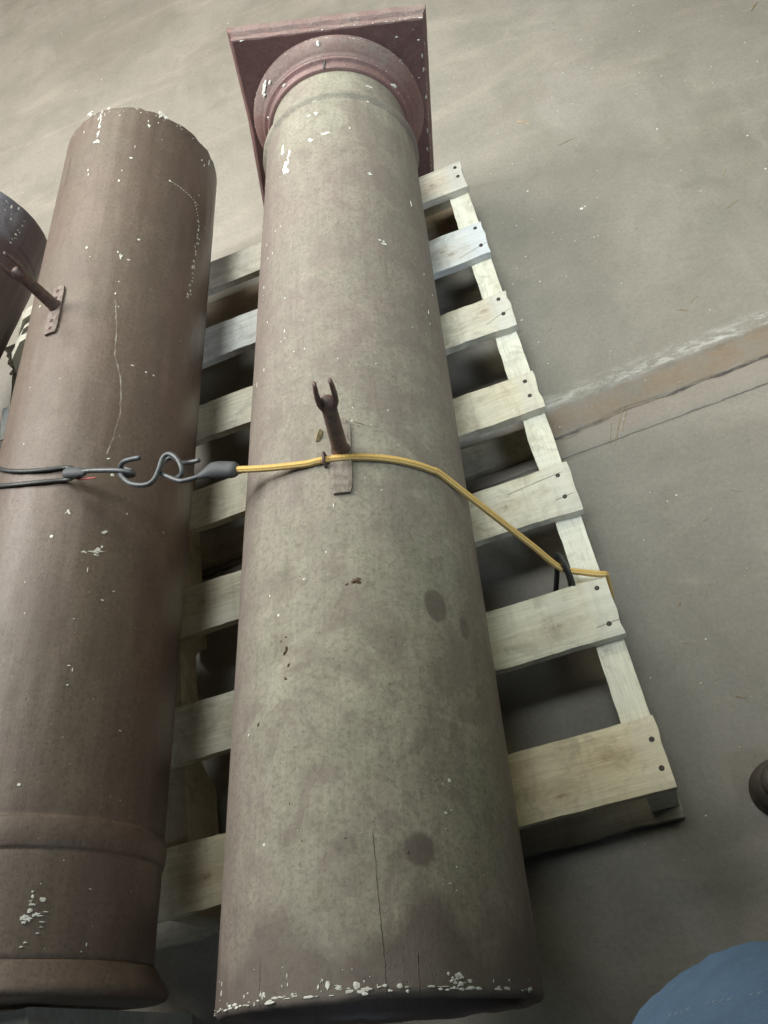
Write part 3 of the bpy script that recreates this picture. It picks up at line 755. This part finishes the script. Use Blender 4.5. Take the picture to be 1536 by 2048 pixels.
ux, uz, uy = ab(1, 0, 0), ab(0, 1, 0), Vector((0, 1, 0))
for i in range(70):   # along the top and right arrises
    if r_.random() < .45:
        x = .168 - .20 * r_.random() ** 1.5 if r_.random() < .6 else r_.uniform(-.165, .168)
        flat_flake(ab(x, .1682, 1.4815 + r_.uniform(0, .004)), ux, uy, r_.uniform(.0008, .004), r_.uniform(.0006, .002), uz)
    else:
        z = r_.uniform(-.16, .166); flat_flake(ab(.1686, z, 1.484 + r_.uniform(-.001, .006)), uz, uy, r_.uniform(.001, .005), r_.uniform(.0008, .002), ux)
for x, z, a, b in [(.163, .10, .003, .010), (.164, .075, .003, .008), (.158, .13, .004, .003), (.15, .15, .002, .002), (.166, .02, .002, .007), (.165, -.05, .002, .01), (.163, -.09, .0025, .008), (.12, .14, .005, .003), (.155, .06, .003, .002), (-.15, .166, .006, .002)]:
    flat_flake(ab(x, z, 1.4808), ux, uz, a, b, -uy)
for i in range(26):
    flat_flake(ab(r_.uniform(-.165, .168), r_.uniform(.169, .1735), 1.4955 + r_.uniform(0, .002)), ux, uy, r_.uniform(.0008, .003), r_.uniform(.0005, .0012), (uz - uy).normalized())
for t, rr, y, a, b in [(2.30, .152, 1.459, .013, .0045), (2.24, .155, 1.462, .009, .004), (2.36, .148, 1.455, .006, .003), (2.18, .150, 1.457, .006, .004), (1.44, .156, 1.464, .004, .006), (.42, .132, 1.433, .006, .004), (.38, .1325, 1.435, .006, .005), (2.02, .134, 1.436, .006, .003), (2.55, .134, 1.434, .004, .003)]:
    nr = Vector((math.cos(t), -1.0, math.sin(t))).normalized(); tg = Vector((-math.sin(t), 0, math.cos(t)))
    flat_flake(Vector((rr * math.cos(t), y, rr * math.sin(t))) + nr * .0012, tg, nr.cross(tg), a, b, nr)
for i in range(60):
    t = r_.uniform(.1, 2.9); nr = Vector((math.cos(t), -.5, math.sin(t))).normalized(); tg = Vector((-math.sin(t), 0, math.cos(t)))
    y, rr = r_.choice([(1.474, .1602), (1.470, .1595), (1.4425, .1408), (1.432, .1322)])
    flat_flake(Vector((rr * math.cos(t), y, rr * math.sin(t))), tg, nr.cross(tg), r_.uniform(.0006, .003), r_.uniform(.0006, .0014), nr)
chip_cap = mesh_obj('capital_paint_chips', Vc, Fc, M_CHIP, col1); chip_cap['kind'] = 'stuff'
# split in the capital at its crown
tube('crown_split', [F1.A + F1.d * 1.4262 + (F1.e1 * math.cos(1.41) + F1.e2 * math.sin(1.41)) * .1325, F1.A + F1.d * 1.436 + (F1.e1 * math.cos(1.40) + F1.e2 * math.sin(1.40)) * .1335, F1.A + F1.d * 1.4405 + (F1.e1 * math.cos(1.39) + F1.e2 * math.sin(1.39)) * .1372], .0016, M_RUBBER, col1, 6, .5)
chips(F1, CHIPS_DUSTY, col1, specks(50, .02, 1.30, .25, 2.6, 3, .0010) + specks(18, .55, 1.3, 2.0, 2.75, 4, .0020) + specks(20, .0, .012, .2, 2.9, 6, .003) + [(random.uniform(-.0008, .0030), random.uniform(.15, 2.75), random.uniform(.003, .013), random.uniform(.0010, .0034), 0) for _ in range(48)], 2)
bracket(F1, col1, .519, .628, 1.352, .0255, .583, .090, (-.03, .0), M_PLATE, 0, .12)
# little staple beside the cord
tube('staple', [F1.pt(.562, 1.475, -.001), F1.pt(.563, 1.475, .011), F1.pt(.575, 1.472, .012), F1.pt(.577, 1.472, -.001)], .0022, M_RUST, col1, 8)

# --- the plain brown column with the moulded base
F2 = Frame((-.77778, 0, .27583), (-.56600, 1.58592, .27167), .1488, .1447)
col2 = empty('column', F2.M)
tag(col2, 'plain brown column with white scuffs, rounded base moulding nearest the camera, beside the dusty column', 'column', 'old wooden columns on the pallet', 'thing')
END2 = 1.381
prof = [(1.10, .120), (1.33, .124), (END2 - .002, .126), (END2 + .001, .129), (END2 + .001, .140), (END2 - .002, F2.r(1.38) - .0006)]
prof += [(y, F2.r(y)) for y in np.arange(END2 - .005, .098, -.005)]
prof += [(.0965, .1480), (.0945, .1484), (.0935, .1503), (.090, .1514), (.084, .1523), (.076, .1525), (.069, .1519), (.063, .1508), (.0595, .1496), (.0585, .1482), (.056, .1484)]
prof += [(y, .1488 - .0006 * (.05 - y) / .1) for y in np.arange(.050, -.050, -.005)]
prof += [(-.0505, .1486), (-.0515, .1474), (-.0525, .1476), (-.0532, .1512), (-.056, .1530), (-.062, .1562), (-.069, .1610), (-.075, .1650), (-.080, .1674), (-.0845, .1672), (-.088, .1640), (-.0902, .1570), (-.0908, .10), (-.0908, .0005)]
prof = prof[::-1]


def ragged2(SS, TT, RR):
    j = vnoise(TT * 64 / (2 * PI) * 1.0, SS * 0, 41) * .003 + vnoise(TT * 64 / (2 * PI) * .35, SS * 0, 42) * .003
    notch = -.012 * np.exp(-((TT - 1.10) / .018) ** 2) - .006 * np.exp(-((TT - 1.98) / .03) ** 2) - .008 * np.exp(-((TT - .2) / .05) ** 2)
    w = np.clip(1 - np.abs(SS - END2) / .012, 0, 1) * (RR > .127)
    return SS + (j + notch - .012 * np.cos(TT) * .5) * w, RR


SCR = [[(.888, .991), (.826, .935), (.776, .912), (.730, .819), (.672, .780), (.628, .811), (.593, .855)]]
lathe('shaft', prof, M_BROWN, col2, 224, None, [(1.25, 2.0, .006, 9, .8)], [[(1.36, 2.12), (1.253, 1.99), (1.193, 1.945)]], SCR, .0005, ragged2)
hat = []
for y, t in [(1.148, .058), (1.125, .05), (1.106, .048), (1.078, .069), (1.045, .076), (1.030, .082), (1.013, .091), (.985, .10), (.966, .114)]:
    for k in range(3): hat.append((y + k * .008 + random.uniform(-.003, .003), t + random.uniform(-.03, .03), random.uniform(.003, .008), random.uniform(.0012, .0045), .5))
arc = [(1.206 - .0003 * i * i * .12, .58 - i * .042, .0055, .0014, -.5) for i in range(12)] + [(1.20 - i * .006, .17 - i * .018, .0014, .004, 0) for i in range(7)]
chips(F2, CHIPS_BROWN, col2, hat + arc + specks(28, -.04, 1.37, -.2, 2.2, 13, .0011) + specks(40, 1.360, 1.378, .0, 2.2, 14, .0030), 4)
bracket(F2, col2, .826, .926, 1.655, .024, .884, .078, (-.02, .0), M_BARPAINT, 4, .45)

# --- the dark column half out of frame
E3 = Vector((-.984, 1.430, .272)); d3 = Vector((math.sin(.40), math.cos(.40), 0))
F3 = Frame(E3 - d3 * 1.38, E3 + d3 * .22, .1488, .1447)
col3 = empty('column', F3.M)
tag(col3, 'dark brown column with a scuffed blue-grey end, cut off at the left edge', 'column', 'old wooden columns on the pallet', 'thing')
prof = [(-.1, .10), (-.1, .1488)] + [(y, F3.r(y)) for y in np.arange(-.09, 1.29, .006)] + [(1.292, .1450), (1.296, .1458), (1.30, .1460)] + [(y, .1458) for y in np.arange(1.305, 1.376, .005)] + [(1.378, .1445), (1.380, .138), (1.3795, .125), (1.33, .120), (1.1, .118)]
lathe('shaft', prof, M_DARK, col3, 176, lambda s, t, u: sm(u, -.2, .9) * (.35 + 2.2 * sm(s, 1.285, 1.30)), [], [], [], .0008, None)
chips(F3, [(1.366, .95, 16, 12, 1), (1.372, .70, 10, 8, 1), (1.35, 1.1, 8, 6, 1), (1.33, .5, 6, 10, 1), (1.34, .75, 5, 9, 0), (1.36, .35, 6, 5, 0)], col3, specks(90, 1.29, 1.378, .0, 1.7, 23, .007) + specks(20, .9, 1.28, .0, 1.5, 24, .002), 8)

# splintered end of a broken board wedged between two columns
parts = []; r4 = random.Random(44)
for k in range(9):
    y0 = 1.155 - k * .017; x1 = -.795; x0 = -.925 + .028 * r4.random() - (.02 if k in (3, 4, 5) else 0); z0 = .1275; z1 = .262 - .007 * abs(k - 3) + r4.uniform(-.008, .008)
    Vp = []
    for (x, zl, zr) in ((x0, z1 - .055 - r4.random() * .03, 0), (x0 + .025, z1 - .02 - r4.random() * .012, 0), (x0 + .06, z1, 0), (x1, z1 + .006, 0)):
        for yy in (y0, y0 - .0155): Vp += [Vector((x + r4.uniform(-.003, .003), yy + .25 * (x + .86), z0)), Vector((x + r4.uniform(-.004, .004), yy + .25 * (x + .86), zl + r4.uniform(-.004, .004)))]
    Fp = []
    for q in range(3):
        a = q * 4; b_ = a + 4
        Fp += [(a, a + 1, b_ + 1, b_), (a + 2, b_ + 2, b_ + 3, a + 3), (a + 1, a + 3, b_ + 3, b_ + 1), (a, b_, b_ + 2, a + 2)]
    Fp += [(0, 2, 3, 1), (12, 13, 15, 14)]
    parts.append((Vp, Fp))
V, F = merge(parts)
sc_ = mesh_obj('splintered_scrap', V, F, M_WOOD_GREY, attrs={'knot': [.2] * len(V), 'split': [.1] * len(V), 'split_mask': [0] * len(V)})
sc_.color = (.92, .90, .85, 1)
tag(sc_, 'pale grey splintered timber scrap wedged between the plain brown and dark columns', 'wood scrap')

# timber block butted against the base moulding
tb = board('timber_block', .098, .20, .35, .35, M_WOOD_GREY, None, 401, x0=-.97, x1=-.722, wane=.002, tint=(1.1, 1.1, 1.05))
tb.location = (0, -.199, 0)
tag(tb, 'grey weathered timber block under the base moulding of the plain brown column', 'block')

# ------------------------------------------------------------------ straps and hooks
HOOK_A = [(-0.619, 0.5193, 0.43), (-0.5963, 0.5128, 0.432), (-0.5574, 0.4962, 0.434), (-0.5385, 0.4884, 0.43), (-0.5367, 0.4877, 0.424), (-0.5464, 0.4926, 0.419), (-0.5535, 0.4961, 0.424), (-0.5502, 0.498, 0.434), (-0.5422, 0.4999, 0.44), (-0.5291, 0.4971, 0.443), (-0.5154, 0.4935, 0.444)]
HOOK_S = [(-0.5421, 0.4988, 0.419), (-0.5529, 0.506, 0.42), (-0.5559, 0.4999, 0.426), (-0.5495, 0.4844, 0.432), (-0.5346, 0.465, 0.435), (-0.5142, 0.454, 0.436), (-0.5006, 0.455, 0.437), (-0.4916, 0.4683, 0.438), (-0.4845, 0.4837, 0.439), (-0.4749, 0.4856, 0.44), (-0.4645, 0.4748, 0.44), (-0.4594, 0.4597, 0.438), (-0.4618, 0.4512, 0.434), (-0.4714, 0.4534, 0.428)]
HOOK_C = [(-0.4184, 0.437, 0.434), (-0.4357, 0.4379, 0.434), (-0.4511, 0.438, 0.434), (-0.464, 0.4408, 0.435), (-0.4689, 0.446, 0.438), (-0.4683, 0.4515, 0.441), (-0.4635, 0.4535, 0.44), (-0.4579, 0.4538, 0.436)]
HOOK_C2 = [(-.4260, .4392, .434), (-.4420, .4388, .4335), (-0.4555, 0.4404, 0.433), (-0.4651, 0.4429, 0.433), (-0.4789, 0.4543, 0.432), (-0.4944, 0.4706, 0.43), (-0.4922, 0.4889, 0.424), (-0.4799, 0.493, 0.424), (-0.4684, 0.4803, 0.424), (-0.4572, 0.4726, 0.427), (-0.4381, 0.4668, 0.43)]
SHEATH = [(-0.4385, 0.4386, 0.434), (-0.4279, 0.4391, 0.434), (-0.4183, 0.4395, 0.434), (-0.407, 0.4362, 0.434), (-0.3895, 0.4292, 0.434)]

bungee = empty('bungee_cord', Matrix.Translation((-.005, .286, .131)))
tag(bungee, 'yellow braided bungee cord stretched over the dusty column to the pallet edge', 'cord')
arcp = [F1.pt(.571 - .010 * (1.6 - t), t, .0042) for t in np.linspace(1.66, .42, 14)]
arcp = [F1.pt(.5712 - .004 * math.sin((1.66 - t) * 1.3), t, .0042) for t in np.linspace(1.64, .50, 14)]
endp = [Vector((-.052, .318, .1325)), Vector((-.024, .301, .1318)), Vector((-.004, .2935, .1270)), Vector((.0030, .2945, .1200)), Vector((.0030, .2945, .106)), Vector((.0028, .2945, .07)), Vector((.002, .2945, .045))]
cpath = [Vector((-.3905, .4296, .434)), Vector((-.345, .4135, .4345))] + arcp
lastp = arcp[-1]
cpath += [lastp.lerp(endp[0], k) for k in (.25, .5, .75)] + endp
tube('cord', catmull(cpath, 6), .0044, M_CORD, bungee, 14)
tube('sheath', catmull(SHEATH, 5), list(np.interp(np.linspace(0, 4, 21), [0, 1, 2, 3, 4], [.0035, .0072, .0112, .0118, .0108])), M_SHEATH, bungee, 16, .8)
tube('hook', catmull(HOOK_C2, 6), .0031, M_HOOK, bungee, 10)

sh = tube('s_hook', catmull(HOOK_S, 7), .0033, M_HOOK, None, 12)
tag(sh, 'grey coated wire hook bent in an S linking the black strap to the yellow cord', 'hook')

strap = empty('rubber_strap', Matrix.Translation((-.63, .52, .43)))
tag(strap, 'black doubled rubber strap with grey wire hook pulled over the plain brown column', 'strap')
for k, (ya, yb) in enumerate([(.561, .603), (.541, .571)]):
    pts = [Vector((-.622, .5205 if k == 0 else .5145, .4295)), F2.pt(ya, 1.16, .006)] + [F2.pt(ya + (yb - ya) * max(0, (t - 1.35) / .75) ** 2, t, .0034) for t in np.linspace(1.35, 2.7, 10)]
    tube('strand', catmull(pts, 5), .0034, M_RUBBER, strap, 10, .75)
tube('crimp', [(-.637, .5265, .430), (-.630, .5238, .4305), (-.616, .5186, .4305), (-.608, .5155, .430)], [.0075, .0085, .0078, .0055], M_SHEATH, strap, 12, .7)
tube('tab', [(-.622, .5135, .426), (-.604, .507, .426), (-.592, .503, .427)], [.0016, .0020, .0012], M_RED, strap, 8, .6)
tube('hook', catmull(HOOK_A, 7), .0034, M_HOOK, strap, 12)

loop = tube('rubber_loop', catmull([(-.072, .322, .050), (-.060, .330, .095), (-.052, .336, .128), (-.047, .322, .1395), (-.044, .305, .138), (-.0445, .294, .120), (-.050, .292, .080), (-.062, .292, .045)], 6), .0080, M_RUBBER, None, 12, .40, Vector((1, 0, 0)))
tag(loop, 'black rubber loop around the yellow cord at the pallet edge', 'loop')

# ------------------------------------------------------------------ small scattered things
def sliver(c, ang, L, w, h, bend=0.0):
    d = Vector((math.cos(ang), math.sin(ang), 0)); s = Vector((-d.y, d.x, 0)); up = Vector((0, 0, 1)); V = []; F = []
    K = 4
    for i in range(K + 1):
        f = i / K - .5; p_ = Vector(c) + d * (L * f) + s * (bend * L * (.25 - f * f)); ww = w * (1 - 1.2 * abs(f) ** 1.5)
        V += [p_ - s * ww / 2, p_ + s * ww / 2, p_ + up * h * (1 - abs(f))]
    for i in range(K):
        for q in range(3): r2 = (q + 1) % 3; F.append((i * 3 + q, i * 3 + r2, i * 3 + 3 + r2, i * 3 + 3 + q))
    F.append((0, 2, 1)); F.append((K * 3, K * 3 + 1, K * 3 + 2))
    return V, F


def crumb(c, sx, sy, sz, seed):
    r = random.Random(seed); V = [Vector(c) + Vector((0, 0, sz))]; F = []; n = 6; a0 = r.uniform(0, 6)
    for i in range(n):
        a = a0 + 2 * PI * i / n; j = r.uniform(.6, 1.1); V.append(Vector(c) + Vector((sx * math.cos(a) * j, sy * math.sin(a) * j, 0)))
    for i in range(n): F.append((0, 1 + i, 1 + (i + 1) % n))
    return V, F


DEB = [(0.111, 1.214, 4.5), (0.192, 1.11, 7), (0.20, 1.113, 4), (0.227, 1.123, 3), (0.099, 1.132, 2.4), (0.07, 0.968, 3.5), (0.202, 0.893, 2.6), (0.398, 1.04, 3), (0.519, 1.132, 4), (0.514, 1.034, 4), (0.385, 1.243, 4), (0.452, 1.556, 3), (0.274, 1.525, 3), (0.315, 0.767, 2), (0.024, -0.015, 2.6), (0.146, 0.445, 4), (0.015, 0.893, 4.5), (-0.007, -0.122, 1.4), (0.172, 0.672, 2.4), (0.015, 0.637, 2.6), (0.111, 0.464, 2), (.13, .44, 3), (-.06, -.03, 1.5), (-.02, -.06, 1.3)]
parts = [crumb((x, y, .0002), s / 1000 * .6, s / 1000 * .45, .0008, i) for i, (x, y, s) in enumerate(DEB)]
r2 = random.Random(91)
for i in range(170):
    x, y = r2.uniform(-.05, .75), r2.uniform(-.2, 2.0)
    if x < .012: x += .07
    s = r2.uniform(.0006, .0017); parts.append(crumb((x, y, .0002), s, s * .8, s * .6, 100 + i))
for i in range(60):
    s = r2.uniform(.0008, .0022); parts.append(crumb((r2.uniform(-1.6, -.2), r2.uniform(1.5, 3.0), .0002), s, s * .8, s * .6, 300 + i))
V, F = merge(parts); tag(mesh_obj('paint_flecks', V, F, M_CHIP), 'tiny white paint flecks scattered over the concrete floor', 'flecks', kind='stuff')
SL = [(0.154, 1.42, -.75, .036, .0045, .35), (0.22, 1.309, .1, .040, .0018, .1), (0.45, 1.064, .9, .012, .002, 0), (0.431, 0.979, .35, .026, .0024, .1), (0.668, 1.483, .8, .028, .004, .05), (0.275, .787, -.6, .018, .003, .1), (.105, .60, 1.1, .075, .0016, .05), (.12, .612, 1.05, .05, .0014, .1), (.088, .590, 1.2, .05, .0012, 0), (.09, .271, .9, .012, .002, .2), (.172, .39, .3, .012, .0015, 0), (.06, .2, 1.2, .01, .0015, 0), (.12, .12, -.5, .014, .0018, 0), (.30, .80, .5, .02, .0016, .2)]
for i in range(46):
    SL.append((r2.uniform(.03, .7), r2.uniform(-.15, 1.9), r2.uniform(0, 3.1), r2.uniform(.004, .014), r2.uniform(.0007, .0016), r2.uniform(-.2, .2)))
V, F = merge([sliver((x, y, .0004), a, L, w, w * .5, b_) for x, y, a, L, w, b_ in SL])
tag(mesh_obj('wood_slivers', V, F, M_STRAW), 'thin straw-coloured wood slivers strewn over the concrete floor', 'slivers', kind='stuff')
# crumbs lying on the dusty column
r3 = random.Random(17); parts = []
spots = [(.401, 1.270, .006), (.400, 1.29, .004), (.404, 1.255, .003), (.398, 1.34, .0025), (.335, 1.80, .0045), (.33, 1.815, .004), (.30, 1.80, .003), (.315, 1.78, .003), (.26, 2.05, .003), (.349, 1.81, .0025), (.346, 1.85, .002), (.62, 1.20, .002)]
for i in range(70): spots.append((r3.uniform(.1, 1.2), r3.uniform(.7, 2.0), r3.uniform(.0006, .0014)))
for i, (y, t, s) in enumerate(spots):
    c = F1.pt(y, t, 0); nr = (F1.e1 * math.cos(t) + F1.e2 * math.sin(t)); u = F1.d; w = nr.cross(u); a0 = r3.uniform(0, 3)
    uu = u * math.cos(a0) + w * math.sin(a0); ww = nr.cross(uu); V_ = [c + nr * s * .6]
    for k in range(6):
        a = 2 * PI * k / 6; j = r3.uniform(.5, 1.1); V_.append(c + uu * (s * 1.3 * math.cos(a) * j) + ww * (s * .6 * math.sin(a) * j))
    parts.append((V_, [(0, 1 + k, 1 + (k + 1) % 6) for k in range(6)]))
V, F = merge(parts); tag(mesh_obj('bark_crumbs', V, F, M_BARK), 'dark bark crumbs lying along the top of the dusty column', 'crumbs', kind='stuff')
c = F1.pt(.612, 1.53, .0012); V, F = sliver((0, 0, 0), 1.15, .017, .0085, .005)
wc = mesh_obj('wood_chip', V, F, M_STRAW); wc.location = c; tag(wc, 'small tan wood chip beside the iron fork on the dusty column', 'wood chip')
V, F = sliver((0, 0, 0), -.55, .016, .0012, .0009); wl = mesh_obj('wood_sliver', V, F, M_STRAW); wl.location = F1.pt(.625, 1.20, .0008)
wl.rotation_euler = (0, .35, 0); tag(wl, 'thin pale sliver on the dusty column just past the iron fork', 'sliver')

# turned fragment at the picture's edge
M_FINIAL = simple('dark_turned_wood', (.060, .050, .040), (.040, .034, .028), 60, .6)
pr = [(.0005, .062), (.012, .060), (.020, .055), (.0225, .050), (.019, .046), (.024, .042), (.031, .034), (.033, .026), (.031, .018), (.026, .013), (.030, .009), (.036, .005), (.036, .0005)]
V, F = [], []
for r, h in pr:
    for j in range(40): V.append((r * math.cos(2 * PI * j / 40), r * math.sin(2 * PI * j / 40), h))
for i in range(len(pr) - 1):
    for j in range(40): F.append((i * 40 + j, (i + 1) * 40 + j, (i + 1) * 40 + (j + 1) % 40, i * 40 + (j + 1) % 40))
F = [f[::-1] for f in F]
zz = [0] * len(V); tf = mesh_obj('turned_finial', V, F, M_FINIAL, None, True, {'dust': [.8] * len(V), 'stain': zz, 'crack': [.1] * len(V), 'crack_mask': zz, 'scratch': [.1] * len(V), 'scratch_mask': zz})
tf.location = (.1205, -.006, 0); tag(tf, 'dark turned wooden finial on the floor at the right edge', 'finial')

# ------------------------------------------------------------------ the photographer, standing over the pallet
M_SKIN = simple('skin', (.42, .27, .20), (.38, .24, .18), 30, .55)
M_SHIRT = simple('grey_shirt', (.12, .13, .13), (.10, .105, .11), 40, .85)
M_HAIR = simple('brown_hair', (.05, .035, .025), (.035, .025, .02), 120, .6)


def skin_mesh(name, verts, edges, radii, mat, root=0, levels=2, parent=None):
    me = bpy.data.meshes.new(name); me.from_pydata(verts, edges, []); me.materials.append(mat)
    o = bpy.data.objects.new(name, me); COL.objects.link(o)
    md = o.modifiers.new('skin', 'SKIN'); md.use_smooth_shade = True
    for k, v in enumerate(me.skin_vertices[0].data): v.radius = (radii[k], radii[k]); v.use_root = (k == root)
    sb = o.modifiers.new('sub', 'SUBSURF'); sb.levels = levels; sb.render_levels = levels
    if parent: o.parent = parent
    return o


LEGS = [((.012, -.372, .90), (-.010, -.320, .74), (-.004, -.302, .50), (.010, -.335, .28), (.012, -.350, .09)), ((.24, -.40, .90), (.25, -.385, .74), (.256, -.365, .50), (.26, -.40, .28), (.262, -.415, .09))]
bv = [(.13, -.43, .97), (.115, -.45, 1.13), (.09, -.43, 1.30), (.07, -.40, 1.40), (.055, -.365, 1.47), (.045, -.335, 1.53), (.035, -.300, 1.60), (.030, -.285, 1.67)]
be = [(k, k + 1) for k in range(7)]; br_ = [.105, .108, .118, .085, .052, .066, .086, .060]
for L_ in LEGS:
    p0 = 0
    for k, pnt in enumerate(L_):
        bv.append(pnt); br_.append([.085, .078, .056, .050, .040][k]); be.append((p0, len(bv) - 1)); p0 = len(bv) - 1
for sx, sh_, el, wr in ((-1, (-.11, -.41, 1.385), (-.20, -.40, 1.16), (-.105, -.300, 1.290)), (1, (.25, -.40, 1.385), (.30, -.38, 1.16), (.075, -.300, 1.290))):
    p0 = 3
    for k, pnt in enumerate((sh_, el, wr)):
        bv.append(pnt); br_.append((.058, .042, .028)[k]); be.append((p0, len(bv) - 1)); p0 = len(bv) - 1
    palm = (wr[0] - sx * .022, wr[1] + .022, wr[2] + .012); bv.append(palm); br_.append(.024); be.append((p0, len(bv) - 1)); p0 = len(bv) - 1
    for q, (ln, dz) in enumerate(((.040, .026), (.048, .014), (.046, .000), (.036, -.012), (.034, -.020))):
        a_ = (palm[0] - sx * .012, palm[1] + .012, palm[2] + dz); b_ = (a_[0] - sx * ln * .5, a_[1] + (.004 if q else -.014), a_[2]); c_ = (b_[0] - sx * ln * .4, b_[1] - .004, b_[2] - .002)
        for pnt, pr_ in ((a_, p0), (b_, None), (c_, None)):
            bv.append(pnt); br_.append(.0085); be.append((pr_ if pr_ is not None else len(bv) - 2, len(bv) - 1))
person = skin_mesh('person', bv, be, br_, M_SKIN)
tag(person, 'person in blue jeans standing over the pallet, only a denim thigh showing', 'person', kind='thing')
jv = [(.13, -.42, .985)]; jr = [.130]; je = []
for L_ in LEGS:
    p0 = 0
    for k, pnt in enumerate(L_):
        jv.append(pnt); jr.append([.112, .114, .090, .076, .068][k]); je.append((p0, len(jv) - 1)); p0 = len(jv) - 1
jeans = skin_mesh('jeans', jv, je, jr, M_DENIM, 0, 4, person)
fold_t = bpy.data.textures.new('folds', 'CLOUDS'); fold_t.noise_scale = .06; fold_t.noise_depth = 2
fold = jeans.modifiers.new('folds', 'DISPLACE'); fold.texture = fold_t; fold.strength = .022; fold.mid_level = .5
sv = [(.13, -.43, .98), (.115, -.45, 1.13), (.09, -.43, 1.30), (.07, -.40, 1.41), (-.11, -.41, 1.385), (-.165, -.405, 1.26), (.25, -.40, 1.385), (.285, -.39, 1.26)]
skin_mesh('shirt', sv, [(0, 1), (1, 2), (2, 3), (3, 4), (4, 5), (3, 6), (6, 7)], [.138, .138, .142, .10, .075, .066, .075, .066], M_SHIRT, 0, 2, person)
skin_mesh('hair', [(.050, -.345, 1.58), (.038, -.320, 1.64), (.030, -.290, 1.69)], [(0, 1), (1, 2)], [.085, .098, .075], M_HAIR, 0, 2, person)
for x, y in ((.012, -.350), (.262, -.415)):
    V, F, U = tube_data(catmull([(x, y - .07, .045), (x, y, .05), (x, y + .06, .045), (x, y + .105, .034)], 4), [.034] * 3 + [.040] * 4 + [.046] * 4 + [.036, .034], 14, .8)
    mesh_obj('shoe', V, F, M_SHOE, person, True)
# stitched seam on the denim
dg = bpy.context.evaluated_depsgraph_get(); ev = jeans.evaluated_get(dg)
parts = []
for k in range(16):
    if k in (4, 5, 10, 11) or k > 13: continue
    f = k / 15; x = -.050 + .045 * f; y = -.2405 - .006 * f
    ok, co, nr, _ = ev.ray_cast(Vector((x, y + .02, 1.0)), Vector((0, -.10, -1)).normalized())
    if ok and co.z > .3:
        t = Vector((.045, -.006, 0)).normalized(); t = (t - nr * t.dot(nr)).normalized()
        v, f_, _ = tube_data([co - t * .0009, co + nr * .0002, co + t * .0009], .00022, 6); parts.append((v, f_))
if parts:
    V, F = merge(parts); st_ = mesh_obj('stitching', V, F, M_THREAD, jeans); st_['kind'] = 'stuff'
